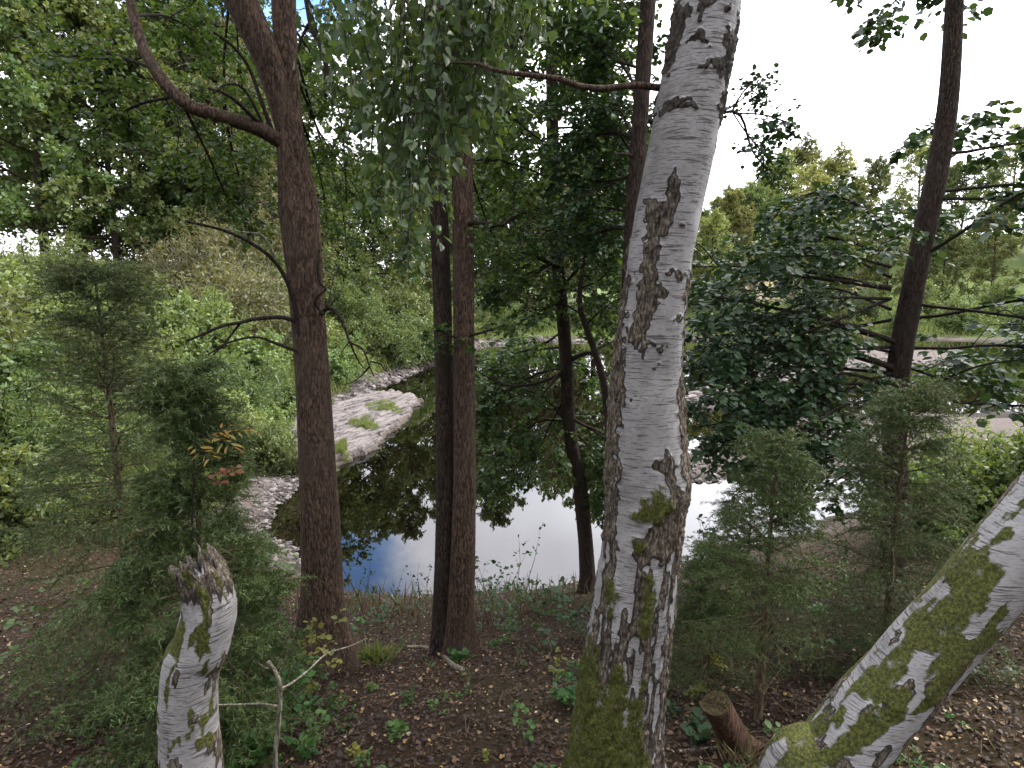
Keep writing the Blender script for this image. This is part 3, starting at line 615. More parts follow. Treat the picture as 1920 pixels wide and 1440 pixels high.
    L += [np.array([at(330, 180, Y - .4), at(250, 200, Y - .2), at(160, 250, Y)]), np.array([at(290, 130, Y - .4), at(200, 100, Y - .2), at(100, 110, Y)]), np.array([at(345, 200, Y - .4), at(390, 290, Y - .2), at(425, 370, Y + .1)]), np.array([at(250, 30, Y - .3), at(310, 30, Y + .1), at(370, 60, Y + .5)])]
    L += [np.array([at(a, b, Y + d) for a, b, d in q]) for q in ([(560, 120, .2), (600, 260, 1.2), (640, 380, 1.8), (650, 470, 2.2)], [(550, 180, .2), (600, 330, 1.4), (615, 430, 2.0)], [(556, 60, .2), (620, 150, 1.2), (690, 230, 2.0), (740, 330, 2.4)], [(540, 40, .1), (600, 60, .8), (660, 90, 1.5), (720, 100, 2.0)], [(545, -40, .1), (590, 20, .5), (620, 100, 1.0), (640, 190, 1.4)], [(440, -20, .5), (450, 130, 1.3), (470, 260, 1.8)], [(430, 0, .4), (420, 150, .9), (440, 330, 1.5), (470, 430, 1.8)])]
    T.limb_wood(L[:4] + L[6:], .011); T.foliage(L, (11, .5), (7, .24), (7, .042), t0=.12, wood=.004)
    for q, up in ((l, 0), (r, 0)):
        top = crown_limbs(rng, q, 8.6, q[-1, 2], 13, 2.2, (.1, .7)); T.limb_wood(top, .03); T.foliage(top, (8, .9), (6, .4), (6, .085))
    T.close()
alder_left()

# --- twin-stemmed alder in the middle
def alder_twin():
    Y = 4.75; b = base_at(848, Y); b[0] = at(848, 1225, Y)[0]
    T = Tree('alder_tree', 'twin stemmed alder with two slim straight trunks joined at the base in the middle', 'tree', b, 12)
    lp = [np.array((at(835, 1225, Y)[0], Y + .08, b[2] - .12))] + [at(x, y, Y + .1) for x, y in ((833, 1150), (836, 1000), (835, 800), (829, 560), (822, 380), (818, 240), (815, 80), (812, -100), (806, -400), (800, -900))] + [np.array((-.62, Y + .1, 12)), np.array((-.6, Y + .1, 14.5))]
    rp = [np.array((at(862, 1240, Y)[0], Y, b[2] - .12))] + [at(x, y, Y) for x, y in ((864, 1150), (869, 1000), (871, 850), (870, 640), (868, 430), (866, 250), (863, 80), (860, -100), (855, -400), (850, -900))] + [np.array((-.30, Y, 12.5)), np.array((-.25, Y, 15))]
    A = T.trunk(lp, [.115, .094, .080, .078, .072, .068, .064, .060, .056, .045, .035, .028, .012], 28, 200, BARKD, flare=.45)
    B = T.trunk(rp, [.135, .105, .090, .086, .083, .080, .076, .072, .066, .05, .04, .032, .014], 30, 200, BARK, flare=.45)
    T.branch([at(872, 425, Y), at(885, 418, Y - .1), at(905, 418, Y - .2), at(945, 420, Y - .1), at(970, 400, Y), at(1010, 390, Y + .2), at(1055, 380, Y + .4)], .022, .006, BARKD, 20)
    T.branch([at(872, 630, Y), at(895, 626, Y - .1), at(920, 619, Y - .15), at(945, 610, Y - .2), at(965, 606, Y - .3)], .014, .004, BARKD)
    T.branch([at(868, 630, Y - .05), at(850, 632, Y - .12), at(836, 622, Y - .2)], .010, .004, BARKD)
    T.branch([at(845, 815, Y), at(838, 812, Y - .1), at(832, 806, Y - .12)], .008, .003, BARKD)
    T.branch([at(818, 60, Y), at(790, 30, Y - .2), at(770, 20, Y - .3), at(745, 60, Y - .5)], .03, .012, BARKD)
    rng = T.rng
    L = [np.array([at(868, 425, Y), at(930, 425, Y - .1), at(1000, 392, Y + .2), at(1060, 380, Y + .4)]),
         np.array([at(868, 300, Y), at(930, 300, Y + .4), at(1000, 320, Y + .8), at(1060, 350, Y + 1.2)]),
         np.array([at(866, 150, Y), at(940, 200, Y + .3), at(1010, 260, Y + .7), at(1090, 300, Y + 1)]),
         np.array([at(818, 250, Y), at(770, 260, Y + .5), at(720, 330, Y + .8), at(690, 430, Y + 1)]),
         np.array([at(818, 120, Y), at(760, 120, Y + .4), at(700, 180, Y + .8), at(650, 260, Y + 1)]),
         np.array([at(862, 20, Y), at(950, 60, Y + .2), at(1030, 90, Y + .6), at(1110, 160, Y + 1)]),
         np.array([at(862, -80, Y), at(940, -30, Y - .1), at(1000, 10, Y + .2), at(1080, 60, Y + .5)]),
         np.array([at(812, -60, Y), at(760, -30, Y), at(720, 40, Y), at(690, 130, Y)]),
         np.array([at(862, 260, Y), at(900, 380, Y + 1), at(930, 460, Y + 1.6)])]
    T.limb_wood(L, .014); T.foliage(L, (11, .6), (7, .26), (7, .042), t0=.12, wood=.004)
    s = [np.array([at(866, 632, Y - .05), at(840, 628, Y - .25), at(815, 622, Y - .35)]), np.array([at(880, 628, Y - .05), at(930, 616, Y - .2), at(985, 600, Y - .35)])]
    T.foliage(s, (5, .2), (4, .13), (5, .045), t0=.2, wood=.003)
    for q in (A, B):
        top = crown_limbs(rng, q, 8.8, q[-1, 2], 13, 2.0, (.1, .7)); T.limb_wood(top, .028); T.foliage(top, (8, .9), (6, .4), (6, .085))
    T.close()
alder_twin()

# --- slender crooked alder at the water's edge
def alder_slim():
    Y = 7.35; b = np.array((at(1105, 1125, Y)[0], Y, 0)); b[2] = hgt(b[0], Y)
    T = Tree('alder_tree', 'slender crooked dark alder leaning over the water at the shore', 'tree', b, 13)
    pts = [np.array((b[0], Y, b[2] - .2))] + [at(x, y, Y) for x, y in ((1102, 1090), (1098, 1020), (1091, 950), (1085, 890), (1073, 840), (1066, 780), (1064, 720), (1059, 640), (1052, 560), (1045, 480), (1040, 400), (1037, 300), (1035, 180), (1033, 40), (1030, -150), (1030, -400))] + [b + (-.3, .2, 13), b + (-.2, .2, 15.5)]
    P = T.trunk(pts, [.12, .10, .090, .086, .083, .079, .076, .074, .07, .066, .063, .058, .052, .047, .043, .04, .035, .025, .012], 24, 170, BARKD, rough=.07, flare=.3)
    for pl, r0, r1 in (([(1066, 676), (1085, 668), (1103, 662), (1122, 665)], .035, .02), ([(1064, 690), (1045, 705), (1032, 722), (1020, 735)], .03, .018), ([(1064, 790), (1040, 765), (1020, 745), (985, 730)], .03, .012), ([(1066, 780), (1090, 795), (1115, 805), (1135, 815)], .026, .01),
                       ([(1058, 700), (1000, 720), (950, 722), (900, 700)], .026, .008), ([(1048, 480), (1010, 510), (975, 530), (940, 545)], .024, .008), ([(1045, 470), (1065, 462), (1076, 480), (1078, 515)], .016, .006), ([(1047, 500), (1020, 490), (985, 475), (930, 478)], .022, .007), ([(1052, 540), (1090, 500), (1120, 490), (1150, 500)], .02, .008)):
        T.branch([at(x, y, Y - .1 * i) for i, (x, y) in enumerate(pl)], r0, r1, BARKD)
    L = [[(1055, 690, 0), (1010, 700, -.3), (960, 730, -.5), (915, 780, -.6)], [(1064, 780, 0), (1020, 745, -.2), (960, 740, -.3), (900, 720, -.3)], [(1064, 790, 0), (1010, 790, -.4), (960, 830, -.7), (920, 880, -.9)],
         [(1066, 780, 0), (1100, 800, -.3), (1140, 830, -.5), (1160, 900, -.6)], [(1062, 740, 0), (1030, 800, -.5), (1000, 860, -.8), (960, 905, -1.0)], [(1066, 676, 0), (1110, 690, .3), (1150, 720, .6), (1190, 760, .9)],
         [(1056, 620, 0), (1010, 650, .2), (950, 665, .3), (890, 690, .4)], [(1060, 650, 0), (980, 660, .4), (920, 680, .6), (880, 740, .7)], [(1048, 480, 0), (1000, 510, -.2), (940, 545, -.4)], [(1047, 500, 0), (990, 475, .3), (920, 480, .6)], [(1052, 540, 0), (1100, 495, .3), (1160, 500, .6)], [(1050, 520, 0), (1100, 560, .3), (1150, 610, .5)],
         [(1042, 420, 0), (1090, 400, .2), (1160, 420, .5)], [(1042, 400, 0), (980, 380, .2), (920, 390, .5)], [(1037, 300, 0), (1090, 300, .3), (1170, 310, .5)], [(1037, 280, 0), (980, 250, .3), (920, 230, .5)], [(1035, 200, 0), (1100, 180, .4), (1170, 190, .6)], [(1035, 150, 0), (980, 120, .5), (920, 60, .9)], [(1034, 80, 0), (1090, 40, .5), (1150, 20, .8)], [(1070, 800, 0), (1110, 850, -.3), (1130, 920, -.5)],
         [(1040, 350, 0), (1100, 350, -.4), (1170, 370, -.7)], [(1036, 240, 0), (1110, 240, -.4), (1180, 260, -.7)], [(1045, 470, 0), (1080, 440, -.4), (1120, 440, -.8)]]
    L += [[(1034, 60, 0), (1090, 20, .2), (1160, -10, .3)], [(1034, 100, 0), (1000, 60, .2), (960, 20, .3)], [(1036, 180, 0), (1090, 130, -.4), (1150, 100, -.6)], [(1037, 290, 0), (990, 290, -.3), (930, 320, -.5)], [(1035, 130, 0), (1080, 90, .5), (1120, 60, .9)], [(1038, 330, 0), (1100, 290, .3), (1160, 230, .5)], [(1036, 220, 0), (990, 190, -.4), (940, 180, -.7)]]
    # low sprays hang on the pond side of the stem
    L = [np.array([at(x, y, Y + d + (.55 * min(1, i) if l[0][1] > 600 else 0)) for i, (x, y, d) in enumerate(l)]) for l in L]
    T.limb_wood(L, .016); T.foliage(L, (13, .78), (8, .32), (10, .060), t0=.1, droop=.32, wood=.005)
    top = crown_limbs(T.rng, P, 9.2, P[-1, 2], 16, 2.3, (.1, .7)); T.limb_wood(top, .03); T.foliage(top, (8, 1.0), (6, .45), (6, .09))
    T.close()
alder_slim()

# --- thin dark tree directly behind the birch, and a grey many-stemmed one
def tree_behind():
    Y = 4.3; b = base_at(1175, Y)
    T = Tree('slim_tree', 'thin dark straight tree hidden behind the white birch trunk', 'tree', b, 14)
    b0 = np.array((b[0], Y, b[2] - .15))
    pts = [b0, at(1168, 1000, Y), at(1172, 800, Y), at(1178, 600, Y), at(1186, 430, Y), at(1195, 300, Y), at(1202, 200, Y), at(1209, 90, Y), at(1215, 0, Y), at(1222, -120, Y), at(1240, -500, Y), at(1250, -900, Y), (1.35, Y, 11), (1.4, Y, 13.5)]
    P = T.trunk(pts, [.085, .07, .066, .062, .058, .055, .052, .049, .046, .042, .036, .032, .024, .01], 22, 160, BARKD)
    T.branch([at(1200, 220, Y), at(1260, 235, Y + .2), at(1330, 222, Y + .3), at(1372, 208, Y + .3), at(1392, 222, Y + .3), at(1400, 250, Y + .3), at(1412, 285, Y + .25), at(1432, 310, Y + .2)], .02, .006, BARKD, 20)
    T.branch([at(1374, 206, Y + .3), at(1385, 185, Y + .3), at(1400, 165, Y + .35), at(1425, 140, Y + .4)], .009, .003, BARKD)
    T.branch([at(1192, 295, Y), at(1170, 288, Y - .1), at(1150, 290, Y - .2)], .014, .006, BARKD)
    L = [np.array([at(1330, 222, Y + .3), at(1380, 195, Y + .3), at(1430, 150, Y + .4)]), np.array([at(1372, 208, Y + .3), at(1400, 250, Y + .3), at(1450, 310, Y + .2)]), np.array([at(1380, 212, Y + .3), at(1430, 215, Y + .3), at(1480, 230, Y + .3)])]
    T.limb_wood(L, .006); T.foliage(L, (8, .30), (5, .16), (5, .042), t0=.3, wood=.0028)
    M = [np.array([at(1198, 260, Y), at(1140, 250, Y + .2), at(1080, 270, Y + .4)]), np.array([at(1190, 330, Y), at(1130, 340, Y + .4), at(1070, 330, Y + .6)]), np.array([at(1205, 130, Y), at(1150, 110, Y + .2), at(1090, 60, Y + .4)]), np.array([at(1186, 430, Y), at(1140, 430, Y + .5), at(1090, 450, Y + .9)])]
    M += [np.array([at(a, b_, Y + d) for a, b_, d in q]) for q in ([(1195, 300, 0), (1120, 200, .8), (1040, 180, 1.4)], [(1203, 180, 0), (1120, 60, .9), (1030, 20, 1.4)], [(1188, 400, 0), (1120, 390, .9), (1040, 420, 1.6)], [(1210, 60, 0), (1160, 0, .6), (1100, -20, 1.2)], [(1196, 280, 0), (1160, 200, .4), (1130, 150, .7)])]
    T.limb_wood(M, .012); T.foliage(M, (13, .55), (8, .25), (8, .044), t0=.1, wood=.004)
    top = crown_limbs(T.rng, P, 8.6, P[-1, 2], 14, 1.7, (.1, .7)); T.limb_wood(top, .025); T.foliage(top, (8, .8), (6, .35), (6, .085))
    T.close(DARKLEAF)
    Y = 6.6; x = at(1150, 1090, Y)[0]; b = np.array((x, Y, hgt(x, Y)))
    T = Tree('young_alder', 'slim grey young tree with crooked stem just left of the birch trunk', 'tree', b, 15)
    P = T.trunk([b - (0, 0, .15), at(1150, 950, Y), at(1143, 840, Y), at(1139, 770, Y), at(1130, 710, Y), at(1114, 655, Y), at(1098, 610, Y), at(1088, 575, Y), at(1090, 520, Y), at(1105, 440, Y), at(1110, 350, Y)], [.06, .055, .052, .05, .047, .044, .04, .034, .026, .018, .01], 14, 120, BARKD)
    L = [np.array([at(1092, 590, Y), at(1050, 570, Y + .1), at(1000, 590, Y + .2)]), np.array([at(1114, 655, Y), at(1150, 640, Y + .3), at(1180, 600, Y + .5)]), np.array([at(1090, 540, Y), at(1130, 520, Y), at(1170, 470, Y + .2)]), np.array([at(1100, 460, Y), at(1150, 420, Y + .2), at(1190, 400, Y + .3)]), np.array([at(1098, 480, Y), at(1060, 440, Y + .2), at(1010, 430, Y + .4)]),
         np.array([at(1098, 610, Y), at(1130, 580, Y), at(1160, 560, Y)])]
    T.limb_wood(L, .012); T.foliage(L, (10, .5), (7, .25), (7, .05), t0=.12, wood=.004); T.close()
tree_behind()

# --- dark leafy tree to the right of the birch, trunk just outside the photograph
def tree_right():
    Y = 6.2; b = base_at(1680, Y)
    T = Tree('hazel_tree', 'dark green leafy tree reaching over the water to the right of the birch', 'tree', b, 16)
    pts = [b - (0, 0, .2), b + (.02, 0, .8), b + (-.1, .05, 2.0), b + (-.05, 0, 3.4), b + (.1, 0, 5), b + (.1, .1, 7), b + (.2, 0, 9)]
    P = T.trunk(pts, [.15, .12, .11, .10, .08, .06, .03], 22, 120, BARKD, flare=.3)
    T.branch([at(1675, 690, Y), at(1580, 655, Y - .1), at(1500, 640, Y - .2), at(1455, 645, Y - .3), at(1420, 640, Y - .4)], .035, .012, BARKD)
    T.branch([at(1675, 640, Y), at(1560, 600, Y - .1), at(1450, 577, Y - .2), at(1400, 565, Y - .3), at(1330, 555, Y - .3)], .03, .008, BARKD)
    T.branch([at(1670, 540, Y), at(1520, 520, Y), at(1400, 510, Y), at(1350, 500, Y), at(1322, 468, Y), at(1305, 455, Y)], .03, .006, BARKD, 20)
    L = [[(1675, 690, 0), (1550, 650, -.2), (1430, 640, -.4), (1320, 660, -.5)], [(1675, 640, 0), (1550, 600, -.2), (1420, 570, -.3), (1310, 560, -.4)], [(1670, 540, 0), (1520, 510, 0), (1400, 500, 0), (1300, 500, .1)],
         [(1670, 720, 0), (1560, 720, -.4), (1440, 730, -.7), (1330, 740, -.9)], [(1670, 730, 0), (1580, 780, -.5), (1480, 800, -.9), (1380, 790, -1.2)], [(1670, 700, 0), (1560, 690, .5), (1430, 690, .8), (1300, 700, 1.0)],
         [(1670, 600, 0), (1550, 620, .5), (1430, 620, .8), (1310, 610, 1.1)], [(1670, 480, 0), (1580, 450, .2), (1500, 440, .3), (1450, 460, .4)], [(1670, 560, 0), (1540, 560, -.5), (1430, 600, -.8), (1330, 640, -1.0)],
         [(1670, 430, 0), (1600, 380, -.2), (1530, 360, -.4), (1480, 380, -.5)], [(1670, 500, 0), (1590, 480, -.5), (1500, 480, -.8), (1430, 480, -1.0)], [(1670, 650, 0), (1560, 660, -.6), (1460, 700, -1.0), (1360, 720, -1.2)], [(1670, 760, 0), (1600, 840, -.3), (1520, 850, -.6)],
         [(1670, 660, 0), (1570, 640, 1.0), (1440, 640, 1.5), (1300, 650, 1.6)], [(1670, 520, 0), (1560, 470, .8), (1440, 470, 1.2), (1330, 480, 1.5)], [(1670, 580, 0), (1560, 540, .9), (1430, 545, 1.3), (1320, 540, 1.7)], [(1670, 740, 0), (1570, 760, .6), (1450, 740, 1.0), (1340, 720, 1.3)], [(1670, 560, 0), (1570, 600, -.3), (1470, 640, -.5), (1380, 680, -.7)], [(1672, 760, 0), (1580, 800, .3), (1460, 820, .5), (1340, 800, .6)], [(1672, 780, 0), (1600, 840, -.2), (1500, 870, -.4), (1400, 860, -.6)], [(1672, 700, 0), (1560, 740, -.3), (1430, 780, -.5), (1310, 800, -.6)], [(1672, 690, 0), (1560, 660, .3), (1440, 650, .4), (1320, 690, .4)], [(1672, 720, 0), (1560, 700, -.6), (1450, 760, -.9), (1350, 850, -1.0)], [(1672, 760, 0), (1580, 760, -.8), (1490, 830, -1.1), (1420, 900, -1.2)], [(1672, 640, 0), (1560, 610, .2), (1430, 590, .3), (1310, 600, .4)], [(1672, 800, 0), (1600, 880, .2), (1520, 920, .3), (1440, 910, .3)]]
    L = [np.array([at(x, y, Y + d) for x, y, d in l]) for l in L]
    T.limb_wood(L, .02); T.foliage(L, (12, .7), (7, .32), (7, .064), t0=.2, droop=.3, wood=.005)
    oth = crown_limbs(T.rng, P, b[2] + 1.8, b[2] + 5, 12, 2.2, (-.2, .5), az=(-1.2, 1.2)); T.limb_wood(oth, .02); T.foliage(oth, (8, .8), (6, .36), (6, .09))
    top = crown_limbs(T.rng, P, b[2] + 6.2, P[-1, 2], 14, 2.3, (0, .7)); T.limb_wood(top, .03); T.foliage(top, (8, .9), (6, .4), (6, .1))
    T.close(DARKLEAF)
tree_right()

# ------------------------------------------------------------------ the birch
def inside(poly, X, Y):
    r = np.zeros(X.shape, bool); n = len(poly)
    for i in range(n):
        (ax, ay), (bx, by) = poly[i], poly[(i + 1) % n]
        if ay == by: continue
        r ^= ((ay > Y) != (by > Y)) & (X < (bx - ax) * (Y - ay) / (by - ay) + ax)
    return r
def birch():
    Y = 2.2
    rows = [(-4000, 2116, 2230), (-700, 1420, 1490), (-400, 1350, 1452), (-200, 1305, 1420), (-100, 1286, 1403), (0, 1268, 1388), (100, 1250, 1372), (160, 1237, 1362), (220, 1227, 1350), (300, 1212, 1335), (400, 1192, 1312), (500, 1177, 1293), (600, 1162, 1282), (700, 1146, 1275), (760, 1140, 1278), (820, 1138, 1283), (870, 1137, 1290), (900, 1136, 1293), (960, 1136, 1284), (1040, 1128, 1272), (1120, 1115, 1264), (1200, 1102, 1257), (1260, 1095, 1248), (1320, 1084, 1241), (1380, 1073, 1238), (1440, 1061, 1241), (1510, 1040, 1256), (1580, 1000, 1290), (1660, 950, 1330)]
    rows = np.array(rows, float); K = 1000; n = 176
    py = np.concatenate([np.linspace(1660, -60, 900), np.linspace(-62, -700, 60), np.linspace(-800, -4000, 40)])
    le, ri = np.interp(py, rows[:, 0], rows[:, 1]), np.interp(py, rows[:, 0], rows[:, 2])
    ker = np.hanning(41); ker /= ker.sum(); pad = lambda a: np.convolve(np.pad(a, 20, mode='edge'), ker, 'valid')
    le, ri = pad(le), pad(ri); cx, hw = (le + ri) / 2, (ri - le) / 2
    P = np.array([at(a, b, Y) for a, b in zip(cx, py)]); dep = P[:, 1] * CT + (EYE - P[:, 2]) * ST
    R = hw / F * dep
    b = np.array((P[70, 0], Y, hgt(P[70, 0], Y))); root = thing('birch_tree', 'large white birch with peeling bark and mossy base, the nearest trunk right of the middle', 'tree', b)
    th = np.arange(n) * 2 * np.pi / n; TH, PY = np.meshgrid(th, py); ci, si = np.cos(TH), np.sin(TH)   # angle 0 = +x, pi/2 = away, -pi/2 = towards the viewer
    # marks on the bark, in trunk coordinates (s across, measured height down)
    nb = np.stack([ci.ravel() * 2.2, si.ravel() * 2.2, PY.ravel() * .018], 1)
    w1 = (fbm(nb * np.array((2, 2, 3.2)), 4, 3) - .5).reshape(PY.shape); w2 = (fbm(nb * np.array((2, 2, 3.2)), 4, 13) - .5).reshape(PY.shape)
    hwM = hw[:, None]; w3 = (fbm(nb * np.array((7, 7, 9)), 3, 23) - .5).reshape(PY.shape); w4 = (fbm(nb * np.array((7, 7, 9)), 3, 29) - .5).reshape(PY.shape)
    Xp = cx[:, None] + ci * hwM + w1 * 22 + w3 * 15; Yp = PY + w2 * 34 + w4 * 26
    front = si < .15
    polys = [[(1250, 322), (1257, 345), (1260, 385), (1244, 420), (1236, 445), (1224, 462), (1219, 500), (1216, 522), (1222, 555), (1210, 582), (1196, 622), (1190, 664), (1183, 640), (1174, 660), (1171, 620), (1180, 580), (1185, 545), (1191, 515), (1199, 480), (1200, 440), (1202, 385), (1214, 372), (1220, 385), (1231, 378), (1240, 350)],
             [(1190, 480), (1160, 560), (1150, 640), (1130, 700), (1130, 960), (1120, 1010), (1145, 1005), (1151, 950), (1152, 820), (1155, 760), (1163, 690), (1166, 640), (1172, 560), (1184, 500)],
             [(1300, 640), (1268, 650), (1267, 700), (1258, 745), (1258, 800), (1262, 880), (1300, 910), (1310, 880), (1310, 700)],
             [(1400, 25), (1376, 30), (1368, 60), (1356, 80), (1332, 86), (1345, 100), (1352, 118), (1323, 127), (1285, 155), (1312, 150), (1328, 162), (1345, 165), (1342, 195), (1316, 212), (1338, 222), (1345, 250), (1336, 300), (1360, 300), (1400, 100)],
             [(1240, 10), (1272, 10), (1280, 45), (1272, 80), (1258, 110), (1250, 150), (1225, 150)],
             [(1262, 105), (1270, 95), (1295, 80), (1307, 96), (1317, 116), (1306, 112), (1295, 98), (1276, 98)], [(1295, 25), (1312, 18), (1306, 45), (1301, 70), (1293, 66), (1297, 36)], [(1346, 18), (1351, 36), (1347, 53), (1338, 53), (1337, 40)], [(1362, 40), (1372, 44), (1366, 52)], [(1290, 28), (1320, 26), (1334, 40), (1318, 33), (1293, 35)],
             [(1226, 226), (1236, 203), (1258, 190), (1275, 205), (1291, 231), (1272, 217), (1254, 224)], [(1217, 516), (1250, 507), (1268, 514), (1281, 530), (1262, 521), (1248, 526), (1238, 517)], [(1228, 529), (1241, 545), (1230, 558), (1215, 546)], [(1242, 602), (1262, 586), (1268, 598), (1252, 600)],
             [(1189, 664), (1193, 644), (1207, 632), (1220, 641), (1252, 649), (1225, 650), (1205, 647)], [(1284, 510), (1277, 520), (1274, 560), (1268, 640), (1300, 640), (1300, 510)], [(1241, 425), (1262, 423), (1276, 432), (1258, 428)], [(1160, 738), (1195, 730), (1200, 738), (1170, 742)], [(1203, 672), (1232, 674), (1232, 680), (1205, 677)],
             [(1203, 856), (1212, 832), (1221, 848), (1229, 818), (1240, 832), (1252, 852), (1251, 884), (1262, 905), (1290, 880), (1310, 900), (1300, 960), (1300, 1100), (1262, 1060), (1250, 1005), (1228, 1030), (1206, 1012), (1190, 1040), (1172, 1012), (1176, 984), (1200, 965), (1224, 925), (1236, 895), (1225, 870)]]
    dark = np.zeros(PY.shape, bool)
    for p in polys: dark |= inside(p, Xp, Yp)
    dark &= front
    nb2 = np.stack([ci.ravel() * 3.4, si.ravel() * 3.4, PY.ravel() * .0115], 1)
    ridg = (1 - np.abs(fbm(nb2, 3, 33) * 2 - 1)).reshape(PY.shape); lowm = sstep(940, 1090, PY)
    plates = (ridg + (1 - lowm) * -1.0) > (.93 - .30 * sstep(1000, 1250, PY)) 
    nb3 = np.stack([ci.ravel() * 5.0, si.ravel() * 5.0, PY.ravel() * .010], 1); q = fbm(nb3, 4, 57).reshape(PY.shape)
    q2 = fbm(np.stack([ci.ravel() * 5.5, si.ravel() * 5.5, PY.ravel() * .0075], 1), 4, 63).reshape(PY.shape); q3 = fbm(np.stack([ci.ravel() * 3, si.ravel() * 3, PY.ravel() * .02], 1), 3, 67).reshape(PY.shape)
    strips = np.abs(q2 - .5) < (.060 - .030 * sstep(1150, 1400, PY)) * (.35 + 1.3 * q3)
    low = (lowm > .2) & ~strips & (q > (.42 - .12 * sstep(1030, 1200, PY) + .26 * (1 - lowm)))
    back = (~front) & (fbm(nb * .7, 3, 91).reshape(PY.shape) > .56)
    dm = np.maximum(dark, np.maximum(low, back)).astype(float)
    # soften by a few rings
    for _ in range(2): dm = (dm * 2 + np.roll(dm, 1, 0) + np.roll(dm, -1, 0) + np.roll(dm, 1, 1) + np.roll(dm, -1, 1)) / 6
    dm = (dm + np.roll(dm, 1, 0) + np.roll(dm, -1, 0) + np.roll(dm, 1, 1) + np.roll(dm, -1, 1)) / 5
    moss = np.zeros(PY.shape)
    for p in ([(1178, 960), (1175, 935), (1190, 905), (1207, 890), (1232, 893), (1240, 915), (1222, 930), (1222, 955), (1200, 962)], [(1168, 1010), (1172, 985), (1192, 978), (1195, 1005), (1182, 1018)], [(1182, 1150), (1186, 1080), (1195, 1040), (1212, 1045), (1214, 1090), (1200, 1150)], [(1128, 1110), (1130, 1060), (1150, 1060), (1152, 1100), (1140, 1130)], [(1217, 905), (1240, 895), (1242, 935), (1225, 940)]): moss = np.maximum(moss, inside(p, Xp, Yp) & front)
    bx = 1085 + (1440 - PY) * .0; lim = np.interp(PY, [1150, 1210, 1260, 1330, 1400, 1440, 1600], [1060, 1165, 1182, 1192, 1212, 1232, 1400])
    w5 = (fbm(nb * np.array((3.2, 3.2, .30)), 4, 19) - .5).reshape(PY.shape); mm = (Xp + w2 * 50 + w5 * 120 < lim - 4) & (PY > 1200 + w1 * 60 + w5 * 330)
    moss = np.maximum(moss, mm * 1.0); moss = np.maximum(moss, (~front) & (PY > 1290 + w1 * 150))
    for _ in range(9): moss = (moss + np.roll(moss, 1, 0) + np.roll(moss, -1, 0) + np.roll(moss, 1, 1) + np.roll(moss, -1, 1)) / 5
    dm = np.maximum(dm, .0)
    T, U, Wv = frames(P)
    # rings stay level: x across, y into the scene
    nn = fbm(np.stack([ci.ravel() * 1.4, si.ravel() * 1.4, PY.ravel() * .008], 1), 4, 71).reshape(PY.shape) - .5
    rel = fbm(np.stack([ci.ravel() * 9, si.ravel() * 9, PY.ravel() * .03], 1), 4, 72).reshape(PY.shape)
    fine = fbm(np.stack([ci.ravel() * 16, si.ravel() * 16, PY.ravel() * .07], 1), 3, 73).reshape(PY.shape)
    fl = sstep(1300, 1640, PY) * (.10 * np.cos(TH * 5 + .7) + .07 * np.cos(TH * 3))
    rr = R[:, None] * (1 + .05 * nn + fl) + dm * (rel - .48) * .030 + dm * (fine - .5) * .024 + moss * (.004 + .008 * fine)
    V = np.stack([P[:, None, 0] + ci * rr, P[:, None, 1] + si * rr, P[:, None, 2] + 0 * rr], -1).reshape(-1, 3)
    i = np.arange(len(py) - 1)[:, None] * n; j = np.arange(n)[None]; j2 = (j + 1) % n
    Fq = np.stack([i + j, i + j2, i + n + j2, i + n + j], -1).reshape(-1, 4)
    mesh_obj('trunk', V, [Fq], BIRCH, root, {'dark': dm, 'moss': moss}, True, loc=b)
    br = lambda pl, r0, r1, m=BARKD, k=16: (lambda mb, Q: (add_tube(mb, Q, np.linspace(r0, r1, k), 9), mb.build('branch', m, root), Q)[2])(MB(), spline(pl, k))
    br([at(1262, 168, Y + .05), at(1230, 164, Y + .0), at(1190, 160, Y - .02), at(1130, 166, Y - .05), at(1080, 160, Y - .05), at(1050, 148, Y - .05), at(1000, 142, Y), at(935, 133, Y + .05), at(900, 120, Y + .1)], .0135, .007, BARK, 26)
    br([at(900, 120, Y + .1), at(860, 118, Y + .1), at(820, 120, Y + .15)], .006, .003, BARK)
    # crown: arching limbs above the picture that carry long hanging shoots
    lf, tw = MB(), MB(); rng = rng_(21)
    tops = [br([at(1330, -120, Y), at(1180, -330, Y + .1), at(1000, -420, Y + .2), at(860, -380, Y + .3), at(740, -260, Y + .4)], .03, .008, BIRCH if False else BARKD),
            br([at(1350, -250, Y), at(1150, -420, Y - .1), at(950, -460, Y + .0), at(800, -420, Y + .2), at(660, -300, Y + .5)], .03, .008),
            br([at(1345, -200, Y), at(1210, -380, Y + .5), at(1060, -420, Y + .8), at(950, -330, Y + 1.1)], .025, .008)]
    # hanging shoots: (photo column, lowest photo row, depth)
    spec = []
    for x, y, w, k in ((680, 330, 34, 5), (725, 400, 36, 9), (765, 520, 30, 11), (795, 480, 26, 8), (830, 330, 30, 10), (865, 300, 30, 10), (900, 290, 30, 9), (935, 240, 25, 6), (640, 200, 30, 3), (860, 180, 50, 10), (780, 260, 50, 10), (900, 160, 40, 8), (1000, 60, 70, 6)):
        for q in range(int(k * 1.2)): spec.append((x + rng.normal() * w, y - abs(rng.normal()) * 70, Y + .1 + rng.random() * 1.2))
    Q = []
    for x, y, d in spec:
        e = at(x, y, d); zt = 5.75 + rng.random() * .35; s = np.array((e[0] + .12 * rng.normal() + .1, d + .1 * rng.normal(), zt))
        m = (s + e) / 2 + rng.normal(size=3) * .05; Q.append(spline([s, m, e], 9))
    Q = np.array(Q); batch_tubes(tw, Q, np.linspace(.0028, .0012, 9)[None].repeat(len(Q), 0), 3)
